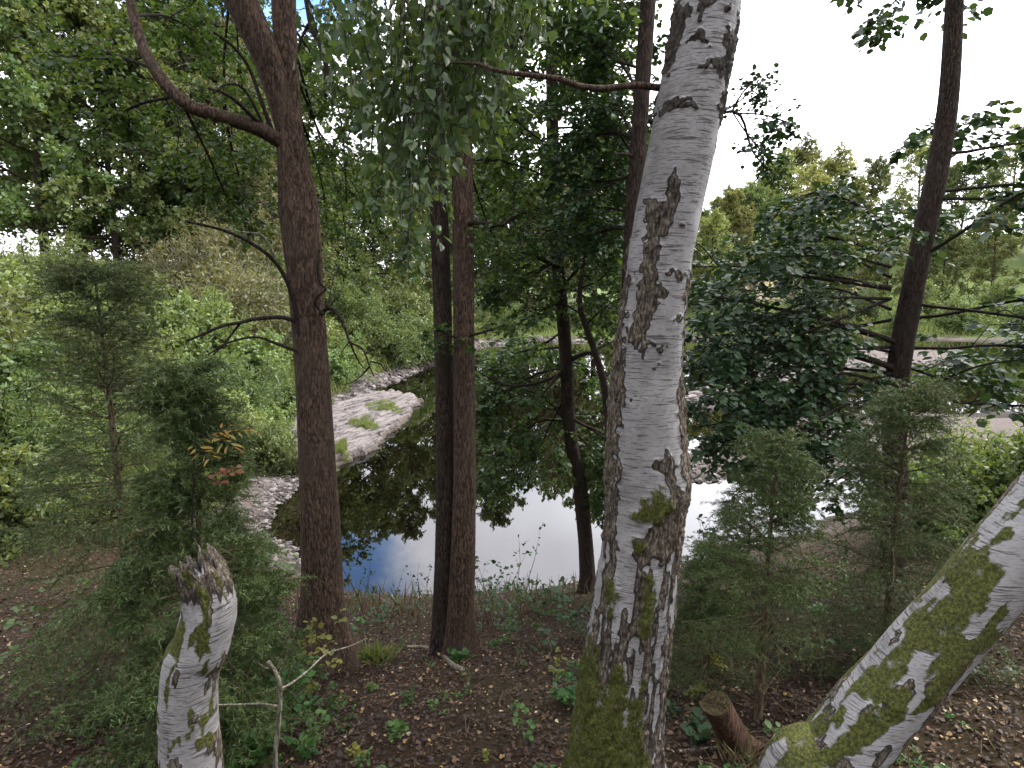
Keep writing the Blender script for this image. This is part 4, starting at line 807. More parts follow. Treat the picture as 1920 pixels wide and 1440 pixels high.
    ln = np.linalg.norm(Q[:, -1] - Q[:, 0], axis=1)
    S = children(Q, 8, rng, .19, .25, 1, .5, .5, -.2, .4, 4); batch_tubes(tw, S, np.full((len(S), 4), .0010), 3)
    leaves_on(lf, Q, 10, .049, rng, 'birch', 'hang', .25); leaves_on(lf, S, 4, .046, rng, 'birch', 'hang', .2)
    hi = crown_limbs(rng, P, 8.3, P[-1, 2], 14, 2.2, (.2, .8))
    for l in hi: add_tube(tw, resample(l, 10), np.linspace(.025, .006, 10), 5)
    Lm = np.stack([resample(l, 8) for l in hi]); B = children(Lm, 8, rng, .9, .25, 1, .7, .6, .1, .6, 5); Tt = children(B, 6, rng, .4, .15, 1, .7, .6, 0, .8, 4); batch_tubes(tw, B, np.full((len(B), 5), .004), 3); leaves_on(lf, Tt, 6, .08, rng, 'birch', 'hang')
    tw.build('twigs', BARKD, root); lf.build('crown', BIRCHLEAF, root)
birch()

def small_birch(name, label, pts, R, n=60, K=260, seed=1, mossz=None, broken=False):
    P = spline(pts, K); t = np.linspace(0, 1, len(R)); R = np.interp(np.linspace(0, 1, K), t, R); V, Fq, Fc = tube(P, R, n)
    th = np.tile(np.arange(n) * 2 * np.pi / n, K); L = np.repeat(np.linspace(0, 1, K) * np.sum(np.linalg.norm(np.diff(P, axis=0), axis=1)), n); rr = np.repeat(R, n)
    c3 = np.stack([np.cos(th) * 2, np.sin(th) * 2, L * 7 + seed], 1); d = sstep(.56, .60, fbm(c3, 4, seed)); c = np.repeat(P, n, 0)
    up = (V[:-1] - c)[:, 2] / rr; m = sstep(.50, .58, fbm(c3 * 1.3, 4, seed + 5) + (.10 * up if mossz is None else mossz * up) - .04)
    V[:-1] = c + (V[:-1] - c) * (1 + .12 * (fbm(c3, 4, seed + 9) - .5) + .16 * d * (fbm(c3 * 3, 3, seed + 2) - .4))[:, None]
    if broken:                                     # torn, splintered end
        tt = np.repeat(np.linspace(0, 1, K), n); jag = fbm(np.stack([np.cos(th) * 6, np.sin(th) * 6, 0 * th + seed], 1), 3, 5) - .5; k_ = sstep(.82, 1.0, tt); T_, U_, W_ = frames(P); tn = np.repeat(T_, n, 0)
        V[:-1] += tn * (k_ * jag * .17)[:, None]; V[:-1] = c + (V[:-1] - c) * (1 - .18 * k_ * (fbm(c3 * 6, 2, 8)))[:, None]; V[-1] -= T_[-1] * .10; d = np.maximum(d, sstep(.9, .97, tt + .12 * jag))
    b = P[0]; r = thing(name, label, 'tree', b); e = np.concatenate([d, [0]]); mm = np.concatenate([m, [0]])
    mesh_obj('trunk', V, [Fq, Fc], BIRCH, r, {'dark': e, 'moss': mm}, True, loc=b); return r
Yb = 1.75
small_birch('birch_stump', 'pale grey broken birch stump at the far left edge beside the spruce', [np.array((at(338, 1420, Yb)[0], Yb, hgt(at(338, 1420, Yb)[0], Yb) - .1)), at(355, 1300, Yb), at(378, 1210, Yb), at(392, 1150, Yb), at(386, 1100, Yb), at(368, 1058, Yb)], [.13, .105, .096, .090, .086, .080], seed=4, mossz=.1, broken=True)
Yc = 1.55
small_birch('leaning_birch', 'mossy leaning birch trunk at the bottom right corner', [np.array((at(1420, 1560, Yc)[0], Yc - .1, hgt(.7, Yc) - .35)), at(1490, 1490, Yc), at(1560, 1425, Yc), at(1640, 1330, Yc), at(1730, 1230, Yc), at(1850, 1090, Yc), at(2000, 910, Yc), at(2200, 660, Yc), at(2500, 300, Yc)], [.17, .14, .115, .105, .10, .095, .09, .08, .065], seed=8, mossz=.20)

# ------------------------------------------------------------------ spruces
def spruce(label, b, H, W, seed, bare=.0, whorls=14, lean=(0, 0), mat_=SPRUCE, droop=.25, nper=7, trunk_r=None, nl=.019, dens=13):
    rng = rng_(seed); b = np.asarray(b, float); T = thing('spruce_tree', label, 'tree', b)
    top = b + np.array((lean[0], lean[1], H)); P = spline([b - (0, 0, .1), b + (top - b) * .35 + rng.normal(size=3) * .01, b + (top - b) * .7 + rng.normal(size=3) * .01, top], 30)
    r = trunk_r or H * .014; mb = MB(); add_tube(mb, P, np.linspace(r, .004, 30), 12); mb.build('trunk', SPRBARK, T)
    B = []; dead = []
    for w in range(whorls):
        f = (w + .5) / whorls; z = f
        for q in range(nper):
            a = rng.random() * 6.283; zz = np.clip(z + rng.normal() * .015, 0, .99); s = P[int(zz * 29)]
            L = W * (1.02 - f) ** .8 * (.6 + .55 * rng.random())
            e = -.15 + .75 * f + rng.normal() * .12; l = limb(s, (math.cos(a) * math.cos(e), math.sin(a) * math.cos(e), math.sin(e)), L, rng, 7, .05, -droop * .12 if f < .6 else .05)
            (dead if f < bare else B).append(l)
    wood, nd = MB(), MB()
    if dead:
        Dd = np.stack(dead[::2]) ; batch_tubes(wood, Dd, np.linspace(.004, .0012, 7)[None].repeat(len(Dd), 0), 4)
    B = np.stack(B); batch_tubes(wood, B, np.linspace(.006, .0018, 7)[None].repeat(len(B), 0), 4)
    S = children(B, dens, rng, W * .42, .12, 1, .8, .85, .0, .25, 4, .75); batch_tubes(wood, S, np.full((len(S), 4), .0014), 3)
    T2 = children(S, 4, rng, W * .16, .2, 1, .8, .85, .0, .2, 3, .5)
    def needles(Pl, per, t0):
        n = len(Pl); idx = np.repeat(np.arange(n), per); m = n * per; t = np.clip(t0 + (1 - t0) * rng.random(m), 0, 1); Sx, Tt = interp(Pl, idx, t)
        rv = norm(rng.normal(size=(m, 3))); D = norm(Tt * .75 + rv * .8); add_leaves(nd, Sx, D, rng.normal(size=(m, 3)) + (0, 0, .6), nl * (.7 + .6 * rng.random(m)), 'needle', np.clip(rng.random(m) * .55 + .45 * rng.random(n)[idx], 0, 1))
    needles(B, 60, .3); needles(S, 38, .05); needles(T2, 22, 0)
    wood.build('twigs', SPRBARK, T); nd.build('crown', mat_, T, smooth=False); return T
g1 = on_ground(1421, 1348); tp = at(1463, 815, g1[1])
spruce('young spruce with bare lower stem standing between stump and right edge', g1, tp[2] - g1[2], .66, 31, bare=.36, whorls=13, nper=6, dens=10, nl=.021, lean=(tp[0] - g1[0], 0), trunk_r=.027)
b = base_at(1400, 4.7); spruce('dark bushy spruce behind the bare stemmed young spruce', b, 1.45, .8, 32, whorls=9, nper=6, dens=10)
b = base_at(1330, 3.7); spruce('low dark spruce spreading right beside the birch trunk', b, 1.05, .62, 33, whorls=9, nper=6)
b = base_at(1660, 3.6); spruce('spruce with drooping boughs in front of the dark hazel trunk', b, 2.0, .8, 36, whorls=13)
b = base_at(405, 2.75); spruce('green spruce with feathery boughs at the left edge', b, 2.15, .66, 34, whorls=16, droop=.5, nper=6, nl=.027, dens=12)
b = base_at(425, 3.5); spruce('small bushy spruce in front of the stony cove on the left', b, 1.35, .62, 35, whorls=11, nper=6, nl=.026, dens=12)
b = base_at(250, 3.6); spruce('tall spruce farther left than the bowed birch trunk', b, 3.0, 1.0, 37, whorls=16)

# ------------------------------------------------------------------ shrubs and trees of the far banks (a few kinds, copied)
def copy_tree(o, parent=None):
    c = o.copy(); C.objects.link(c)
    if parent is not None: c.parent = parent
    for ch in [x for x in bpy.data.objects if x.parent == o]: copy_tree(ch, c)
    return c
def proto_shrub(seed, leafmat, shape='thin', ls=.10, n=9000, stems=26, tall=1.0):
    rng = rng_(seed); r = thing('willow_shrub', 'x', 'shrub', (0, 0, 0)); w, l = MB(), MB(); S = []
    for i in range(stems):
        a = rng.random() * 6.283; e = .55 + .95 * rng.random() ** .7; L = tall * (1.0 + .5 * rng.random()) * (.75 + .3 * e)
        S.append(limb((.2 * rng.normal(), .2 * rng.normal(), -.1), (math.cos(a) * math.cos(e), math.sin(a) * math.cos(e), math.sin(e)), L, rng, 7, .10, .03))
    S = np.stack(S); batch_tubes(w, S, np.linspace(.018, .005, 7)[None].repeat(len(S), 0), 4)
    B = children(S, 10, rng, .55 * tall, .15, 1, .8, .2, .1, .25, 4); batch_tubes(w, B, np.linspace(.006, .002, 4)[None].repeat(len(B), 0), 3)
    per = max(4, int(n / len(B) / 3)); T = children(B, 3, rng, .28 * tall, .1, 1, .7, .2, .0, .3, 3); leaves_on(l, T, per, ls, rng, shape, 'rand', 0)
    w.build('stems', GREYTWIG if leafmat is PALELEAF else TWIG, r); l.build('foliage', leafmat, r); return r
def proto_tree(seed, leafmat, H=14, W=4.2, name='broadleaf_tree', n=30000, ls=.21, low=.18, shape='quad', hang=False):
    rng = rng_(seed); r = thing(name, 'x', 'tree', (0, 0, 0)); P = spline([(0, 0, -.4), (.1 * rng.normal(), .1, H * .3), (.3 * rng.normal(), .2, H * .65), (.2, 0, H)], 24)
    t, w, l = MB(), MB(), MB(); add_tube(t, P, np.linspace(H * .016, .03, 24), 10); t.build('trunk', BARKD, r); Ls = []
    m = 34
    for i in range(m):
        f = low + (1 - low) * (i + rng.random()) / m; s = P[min(23, int(f * 23))]; a = i * 2.4 + rng.random(); g = (f - low) / (1 - low)
        e = .1 + .9 * g * rng.random(); L = W * (math.sin(math.pi * min(1, .18 + .82 * g)) * .85 + .25) * (.7 + .5 * rng.random())
        Ls.append(limb(s, (math.cos(a) * math.cos(e), math.sin(a) * math.cos(e), math.sin(e)), L, rng, 8, .12, .02))
    Ls = np.stack(Ls); batch_tubes(w, Ls, np.linspace(.07, .02, 8)[None].repeat(m, 0), 5)
    B = children(Ls, 9, rng, W * .42, .15, 1, .6, .3, .25, .2, 4); batch_tubes(w, B, np.linspace(.022, .008, 4)[None].repeat(len(B), 0), 3)
    per = max(5, int(n / len(B) / 5)); T = children(B, 5, rng, W * .2, .05, 1, .6, .2, .1, .9 if hang else .25, 3)
    leaves_on(l, T, per, ls, rng, shape, 'hang' if hang else 'rand', 0)
    w.build('limbs', BARKD, r); l.build('crown', leafmat, r); return r
used = set()
def place(proto, x, y, s, rz, label, group, sz=None, name=None):
    o = proto if proto.name not in used else copy_tree(proto)
    used.add(proto.name)
    o.location = (x, y, max(hgt(x, y), -.05)); o.rotation_euler = (0, 0, rz); o.scale = (s, s, sz or s); o['label'] = label; o['group'] = group
    if name and not o.name.startswith(name): o.name = name
    return o
sh1 = proto_shrub(51, BUSHLEAF); sh2 = proto_shrub(52, BUSHLEAF, 'quad', .085, 9000, 24); sh3 = proto_shrub(53, PALELEAF, 'thin', .11, 7000, 30, 1.25)
R0 = random.Random(3)
# shrubs along the left bank: (photo column, distance, size)
for i, (px, Y, s) in enumerate([(540, 13.4, .45), (490, 13.5, .7), (440, 13.0, 1.0), (400, 13.8, 1.2), (575, 16.5, .4), (500, 16.5, .8), (440, 17, 1.4), (370, 17, 1.5), (600, 21, .5), (560, 20.5, .7), (520, 21, 1.1), (470, 22, 1.6), (400, 22, 1.7),
                                (620, 25.5, 1.2), (650, 27.5, 1.4), (600, 27, 1.7), (560, 28, 1.9), (500, 29, 2.0), (430, 28, 2.0), (340, 20, 1.6), (280, 16, 1.5), (210, 18, 1.7), (120, 17, 1.7), (300, 13, 1.2), (180, 13, 1.4), (60, 14, 1.4), (90, 9.5, 1.0), (20, 10.5, 1.2), (-30, 8.5, 1.1), (150, 10.5, .9), (240, 11, .9), (-80, 11, 1.4), (120, 7.6, .6), (30, 7.2, .7), (210, 8.2, .55), (-60, 6.6, .8)]):
    x = (px - 960) / F * Y * 1.02; place((sh1, sh2)[i % 2], x, Y, s, R0.random() * 6.28, 'light green shrub among the thicket on the left bank', 'shrubs on the left bank')
for i, (px, Y, s) in enumerate([(690, 32, 1.6), (735, 33, 1.9), (780, 35, 2.0), (665, 34, 2.0), (640, 37, 2.3), (825, 38, 2.1), (600, 36, 2.4), (705, 38, 2.5), (760, 41, 2.5)]):
    x = (px - 960) / F * Y * 1.02; place((sh2, sh1)[i % 2], x, Y, s, R0.random() * 6.28, 'rounded green shrub overhanging the gravel beach beyond the rock shelf', 'shrubs above the gravel beach')
for i, (px, Y, s) in enumerate([(450, 24, 1.9), (500, 25.5, 2.1), (410, 26, 2.2), (545, 31, 2.4)]):
    x = (px - 960) / F * Y * 1.02; place(sh3, x, Y, s, R0.random() * 6.28, 'pale grey green shrub with thin bare twigs up on the left bank', 'pale shrubs on the left bank')
for i, (px, Y, s) in enumerate([(900, 57, 1.6), (960, 60, 1.9), (1010, 61, 1.5), (1080, 62, 1.7), (1150, 61, 1.8), (1220, 62, 2.0), (860, 52, 1.8), (1310, 64, 2), (1350, 66, 2.4), (1390, 64, 1.7), (1460, 64, 1.8), (1500, 70, 2.6), (1330, 72, 3), (1600, 66, 2.6), (1700, 66, 2.8), (1850, 64, 2.8), (1560, 60, 2.4), (1660, 60, 2.5), (1780, 60, 2.5), (1900, 58, 2.5)]):
    x = (px - 960) / F * Y * 1.02; place((sh2, sh1)[i % 2], x, Y, s, R0.random() * 6.28, 'low green shrub on the far shore of the pond', 'shrubs on the far shore')
tr1 = proto_tree(61, FARLEAF); tr2 = proto_tree(62, FARLEAF, 17, 3.6, n=28000, low=.12); tr3 = proto_tree(63, PALELEAF, 15, 4.0, 'pale_tree', 22000, .20, .15, 'thin', True); HILLLEAF = leaf_mat('hill_leaf', [(0, (.085, .12, .035)), (.5, (.145, .175, .055)), (1, (.23, .23, .08))], objvar=1.3, trans=.3)
tr5 = proto_tree(65, HILLLEAF, 14, 4.4, n=26000, low=.1); tr6 = proto_tree(66, HILLLEAF, 15, 3.8, n=26000, low=.12)
tr4 = proto_tree(64, FARLEAF, 12, 4.6, n=28000, low=.08)
LB = 'tall green tree standing on top of the left bank'
for i, (px, Y, s) in enumerate([(560, 34, .95), (470, 33, 1.0), (640, 40, .78), (700, 43, .85), (380, 30, 1.0), (520, 42, 1.05), (420, 40, 1.2), (760, 46, .85), (250, 28, 1.0), (120, 27, 1.0), (330, 38, 1.2), (600, 50, 1.0), (20, 30, 1.1)]):
    x = (px - 960) / F * Y * 1.02; place((tr1, tr2, tr4)[i % 3], x, Y, s, R0.random() * 6.28, LB, 'trees on the left bank')
for i, (px, Y, s) in enumerate([(500, 29, .75), (435, 31, .85)]):
    x = (px - 960) / F * Y * 1.02; place(tr3, x, Y, s, R0.random() * 6.28, 'pale thin leaved tree with bare twigs on the left bank', 'pale trees on the left bank')
for i, (px, Y, s) in enumerate([(820, 58, 1.2), (880, 68, 1.25), (930, 72, 1.3), (990, 70, 1.15), (1050, 75, 1.3), (1110, 72, 1.25), (1180, 74, 1.25), (1240, 70, 1.05), (850, 80, 1.5), (960, 85, 1.5), (1080, 88, 1.5), (1200, 86, 1.4)]):
    x = (px - 960) / F * Y * 1.02; place((tr4, tr1, tr2)[i % 3], x, Y, s, R0.random() * 6.28, 'leafy green tree in the wood across the pond', 'trees across the pond')
for i, (px, Y, s) in enumerate([(1760, 7.6, .8), (1850, 8.2, 1.0), (1930, 7.4, .9)]):
    x = (px - 960) / F * Y * 1.02; place((sh2, sh1)[i % 2], x, Y, s, R0.random() * 6.28, 'green shrub on the near bank right of the dark hazel trunk', 'shrubs right of the hazel')
x = (1035 - 960) / F * 66; place(tr3, x, 66, 1.05, .5, 'pale drooping tree among the green wood across the pond', 'pale trees across the pond')
for i, (px, Y, s) in enumerate([(1320, 73, .8), (1290, 80, 1.0), (1352, 84, 1.05), (1430, 112, 1.42), (1385, 106, 1.35), (1490, 80, 1.12), (1530, 92, 1.3), (1400, 118, 1.45), (1540, 70, .7), (1640, 72, .7), (1740, 70, .75), (1830, 70, .8), (1470, 114, 1.5), (1340, 112, 1.36), (1600, 90, 1.1), (1680, 96, 1.2), (1760, 88, 1.2), (1850, 92, 1.2), (1560, 78, 1.0), (1950, 84, 1.2)]):
    x = (px - 960) / F * Y * 1.02; place((tr5, tr4, tr6)[i % 3], x, Y, s, R0.random() * 6.28, 'green tree on the wooded hillside beyond the right shore', 'trees on the right hillside')
for i, (x, Y, s) in enumerate([(-7, -7, .8), (2, -9, .85), (8, -6, .8), (-2, -15, 1.0), (11, -14, 1.0), (-13, -13, 1.0), (-11, 1, .75), (12, 2, .75)]):  # unseen trees, added out of view to shade the near bank
    place((tr1, tr4)[i % 2], x, Y, s, R0.random() * 6.28, 'unseen green tree added out of view to shade the foreground', 'shade trees added behind the viewpoint')
for px, Y, s, lb in ((1365, 84, .85, 'pale grey green tree on the hillside right of the birch'),):
    x = (px - 960) / F * Y * 1.02; place(tr3, x, Y, s, 1.0, lb, 'pale trees on the right hillside')

# ------------------------------------------------------------------ grass, leaf litter, sticks
def grass_patch(name, label, P, S, rng, m=GRASS):
    mb = MB(); n = len(P); D = rng.normal(size=(n, 3)) * .35; D[:, 2] = 1; add_leaves(mb, P, D, rng.normal(size=(n, 3)), S, 'blade', rng.random(n)); o = mb.build(name, m); tag(o, label, 'grass', kind='stuff'); return o
def bank_grass():
    rng = rng_(71); n = 130000; Y = 10 + 26 * rng.random(n) ** 1.3; X = -Y * (.20 + .95 * rng.random(n)); h, L, sp, *_ = terrain(X, Y)
    k = (L < -.9 - rng.random(n) * 1.2) & (fbm(np.stack([X, Y, 0 * X], 1) * .7, 3, 8) > .30); P = np.stack([X, Y, h - .02], 1)[k]
    grass_patch('bank_grass', 'tall light green grass and herbs covering the left bank', P, (.24 + .50 * rng.random(len(P)) ** 2) * (.7 + P[:, 1] / 40), rng)
    P = []
    for cx, cy, rx, ry in ((684, 779, 30, 9), (722, 749, 38, 9), (640, 822, 16, 12), (600, 850, 30, 16)):
        m = 2600; a = rng.random(m) * 6.283; r = np.sqrt(rng.random(m)) * (.75 + .35 * np.sin(a * 3 + cx))
        for q in range(m):
            g = at_z(cx + math.cos(a[q]) * rx * r[q], cy + math.sin(a[q]) * ry * r[q], .55); P.append((g[0], g[1]))
    P = np.array(P); Z = np.zeros(len(P)); d2 = None
    for s in range(0, len(P), 500):
        q = P[s:s + 500]; d = (LEDGE[None, ::3, 0] - q[:, None, 0]) ** 2 + (LEDGE[None, ::3, 1] - q[:, None, 1]) ** 2; j = d.argmin(1); Z[s:s + 500] = np.maximum(LEDGE[::3, 2][j], np.where(d.min(1) > .3, -9, LEDGE[::3, 2][j]))
    Z = np.maximum(Z, terrain(P[:, 0], P[:, 1])[0]); grass_patch('ledge_grass', 'short bright green grass growing in patches on the rock shelf', np.stack([P[:, 0], P[:, 1], Z - .01], 1), .07 + .12 * rng.random(len(P)), rng)
    n = 12000; X = -30 + 75 * rng.random(n); Y = 52 + 14 * rng.random(n); h, L, *_ = terrain(X, Y); k = L < -1.0
    grass_patch('shore_grass', 'grass along the far shore', np.stack([X, Y, h], 1)[k], .5 + .6 * rng.random(k.sum()), rng)
    n = 1700; t = rng.random(n); X = -3.6 + 5.2 * rng.random(n); Y = 6.3 + 1.5 * rng.random(n); h, L, *_ = terrain(X, Y); k = (L < -.12) & (fbm(np.stack([X, Y, 0 * X], 1) * 1.5, 3, 18) > .45)
    grass_patch('dry_grass', 'dry straw coloured grass along the near waterline', np.stack([X, Y, h], 1)[k], .08 + .28 * rng.random(k.sum()) ** 2, rng, DRYGRASS)
bank_grass()
def litter():
    rng = rng_(81); n = 75000; Y = .9 + 6.9 * rng.random(n) ** 1.4; X = (rng.random(n) - .5) * (3.4 + Y * 1.9); h, L, *_ = terrain(X, Y); k = L < -.15
    P = np.stack([X, Y, h + .008 + .012 * rng.random(n)], 1)[k]; m = len(P); D = rng.normal(size=(m, 3)); D[:, 2] = D[:, 2] * .35 - .05; N = rng.normal(size=(m, 3)) * .45 + (0, 0, 1)
    mb = MB(); add_leaves(mb, P, D, N, .013 + .024 * rng.random(m), 'birch', rng.random(m)); o = mb.build('leaf_litter', LITTER); tag(o, 'brown and yellow fallen leaves scattered over the bank', 'leaf litter', kind='stuff')
    mb = MB(); n = 1500; Y = 1.2 + 6 * rng.random(n) ** 1.3; X = (rng.random(n) - .5) * (3.2 + Y * 1.6); h, L, *_ = terrain(X, Y); a = rng.random(n) * 6.283; ln = .05 + .22 * rng.random(n) ** 2
    E = np.stack([X + np.cos(a) * ln, Y + np.sin(a) * ln, 0 * X], 1); E[:, 2] = terrain(E[:, 0], E[:, 1])[0] + .02 + .03 * rng.random(n); S = np.stack([X, Y, h + .012], 1); M = (S + E) / 2 + rng.normal(size=(n, 3)) * .012; k = L < -.2
    batch_tubes(mb, np.stack([S, M, E], 1)[k], np.tile(np.array([.004, .003, .0015]), (n, 1))[k], 5); o = mb.build('twig_litter', bpy.data.materials['spruce_bark']); tag(o, 'small fallen twigs lying among the brown leaves', 'twigs', kind='stuff')
litter()

def stick(name, label, cat, pls, m, n=9, lift=.02):
    """pls: list of (list of world points, r0, r1); first is the main stem"""
    b = pls[0][0][0]; r = thing(name, label, cat, b)
    for i, (pl, r0, r1) in enumerate(pls):
        k = 22; Q = spline(pl, k); mb = MB(); V, Fq, Fc = tube(Q, np.linspace(r0, r1, k) * (1 + .12 * np.sin(np.arange(k) * 2.1)), n); mb.add(V, Fq); mb.F3.append(Fc); mb.build('stem' if i == 0 else 'branch', m, r)
    return r
Yd = 1.9; g = np.array((at(515, 1480, Yd)[0], Yd, hgt(at(515, 1480, Yd)[0], Yd)))
stick('dead_sapling', 'bare grey dead sapling with a long thin side branch at the lower left', 'sapling', [([g, at(516, 1440, Yd), at(522, 1360, Yd), at(526, 1290, Yd), at(518, 1262, Yd), at(503, 1240, Yd)], .011, .007),
      ([at(527, 1291, Yd), at(548, 1280, Yd + .1), at(580, 1255, Yd + .2), at(612, 1226, Yd + .3), at(655, 1212, Yd + .4), at(688, 1197, Yd + .5)], .005, .002), ([at(520, 1324, Yd), at(490, 1320, Yd), at(455, 1321, Yd), at(400, 1322, Yd)], .005, .003), ([at(512, 1254, Yd), at(498, 1252, Yd), at(486, 1244, Yd)], .003, .0015), ([at(523, 1262, Yd), at(533, 1240, Yd), at(540, 1220, Yd)], .003, .0012), ([at(522, 1386, Yd), at(535, 1385, Yd)], .003, .001)], GREYTWIG)
def ground_stick(label, pxs, r0, r1, m):
    pl = [on_ground(*p) + (0, 0, r0 * .8) for p in pxs]; return stick('fallen_branch', label, 'branch', [(pl, r0, r1)], m)
ground_stick('curved grey fallen branch lying at the foot of the twin trunks', [(768, 1216), (800, 1219), (830, 1232), (848, 1250), (868, 1262)], .016, .024, GREYTWIG)
ground_stick('thin fallen branch lying in front of the stump', [(1272, 1411), (1320, 1410), (1360, 1408), (1395, 1402)], .008, .010, GREYTWIG)
ground_stick('short broken brown stick right of the forked alder', [(690, 1289), (705, 1283), (722, 1275)], .010, .010, STUMPM)
ground_stick('rotten brown branch lying at the foot of the forked alder', [(530, 1302), (556, 1288), (590, 1288)], .022, .014, STUMPM)
ground_stick('thin crooked pale stick on the dark leaves left of the birch', [(1022, 1240), (1034, 1222), (1028, 1200), (1036, 1192)], .006, .004, GREYTWIG)
ground_stick('thin pale stick lying below the grass tuft', [(1095, 1300), (1085, 1340), (1105, 1362)], .005, .003, GREYTWIG)
def stump():
    b = on_ground(1386, 1402); top = at(1342, 1318, b[1] - .12); d = norm((top - b)[None])[0]; root = thing('tree_stump', 'short leaning brown tree stump with a sawn notched top', 'stump', b)
    K, n = 40, 40; P = spline([b - d * .12, b + (top - b) * .3, b + (top - b) * .7, top], K); R = np.interp(np.linspace(0, 1, K), [0, .18, .3, .7, 1], [.125, .095, .080, .072, .075]); V, Fq = tube(P, R, n, False)
    th = np.tile(np.arange(n) * 2 * np.pi / n, K); L = np.repeat(np.linspace(0, 1, K), n); c = np.repeat(P, n, 0); f = 1 + .10 * (fbm(np.stack([np.cos(th) * 2, np.sin(th) * 2, L * 2], 1), 4, 4) - .5) * 2 + (1 - L) ** 3 * .25 * np.cos(th * 4); V = c + (V - c) * f[:, None]
    last = V[-n:]; last += d * (.016 * np.sign(np.sin(th[-n:] + .6)))[:, None]; V[-n:] = last
    mesh_obj('stem', V, [Fq], STUMPM, root, {'rnd': np.zeros(len(V))}, True, loc=b)
    cen = last.mean(0) - d * .004; rings = [last + d * .002]; 
    for s in (.75, .5, .25): rings.append(cen + (last - cen) * s + d * (.003 + .004 * rng_(int(s * 100)).normal(size=n))[:, None])
    V2 = np.concatenate(rings + [cen[None]]); i = (np.arange(3)[:, None] * n); j = np.arange(n)[None]; j2 = (j + 1) % n; F4 = np.stack([i + j, i + j2, i + n + j2, i + n + j], -1).reshape(-1, 4); F3 = np.stack([3 * n + j[0], 3 * n + j2[0], np.full(n, 4 * n)], -1)
    mesh_obj('cut_face', V2, [F4, F3], CUTM, root, {'rnd': np.zeros(len(V2))}, False, loc=b)
stump()
def stone_thing(label, px, py, s, seed):
    b = on_ground(px, py); rng = rng_(seed); n, k = 16, 10; th = np.linspace(0, np.pi, k); ph = np.arange(n) * 2 * np.pi / n; T_, P_ = np.meshgrid(th, ph, indexing='ij')
    D = np.stack([np.sin(T_) * np.cos(P_), np.sin(T_) * np.sin(P_), np.cos(T_)], -1).reshape(-1, 3); r = 1 + .5 * (fbm(D * 1.6 + seed, 3, seed) - .5); V = D * r[:, None] * np.array((s, s * .8, s * .6)) + b + (0, 0, s * .25)
    i = np.arange(k - 1)[:, None] * n; j = np.arange(n)[None]; j2 = (j + 1) % n; Fq = np.stack([i + j, i + j2, i + n + j2, i + n + j], -1).reshape(-1, 4)
    o = mesh_obj('stone', V, [Fq], STONE, None, {'rnd': np.full(len(V), .15)}, True, loc=b); tag(o, label, 'stone')
stone_thing('grey mossy stone lying behind the stump', 1286, 1310, .055, 3); stone_thing('small pale stone at the foot of the forked alder', 580, 1238, .035, 5); stone_thing('small whitish stone at the bottom of the bank', 808, 1432, .018, 6)

# ------------------------------------------------------------------ small plants of the bank
def plant(name, label, cat, b, h, stems, ls, m, seed, shape='alder', mode='flat', spread=.5, per=5, group=None, pairs=True, stemmat=None):
    rng = rng_(seed); r = thing(name, label, cat, b, group); w, l = MB(), MB(); S = []
    for i in range(stems):
        a = rng.random() * 6.283; e = 1.5 - spread * (.3 + rng.random()); S.append(limb(np.asarray(b) + (.25 * h * spread * rng.normal(), .25 * h * spread * rng.normal(), -.02), (math.cos(a) * math.cos(e), math.sin(a) * math.cos(e), math.sin(e)), h * (.6 + .5 * rng.random()), rng, 7, .08, -.01))
    S = np.stack(S); batch_tubes(w, S, np.linspace(max(.0018, h * .006), .001, 7)[None].repeat(stems, 0), 5)
    B = children(S, 3, rng, h * .34, .25, 1, .6, .75, .2, .3, 4); batch_tubes(w, B, np.full((len(B), 4), .0011), 3); leaves_on(l, B, per, ls, rng, shape, mode, .3); leaves_on(l, S, per, ls * 1.1, rng, shape, mode, .35)
    w.build('stem', stemmat or bpy.data.materials['spruce_bark'], r); l.build('leaves', m, r); return r
def plant_px(name, label, cat, px, py, h, stems, ls, m, seed, **k): return plant(name, label, cat, on_ground(px, py), h, stems, ls, m, seed, **k)
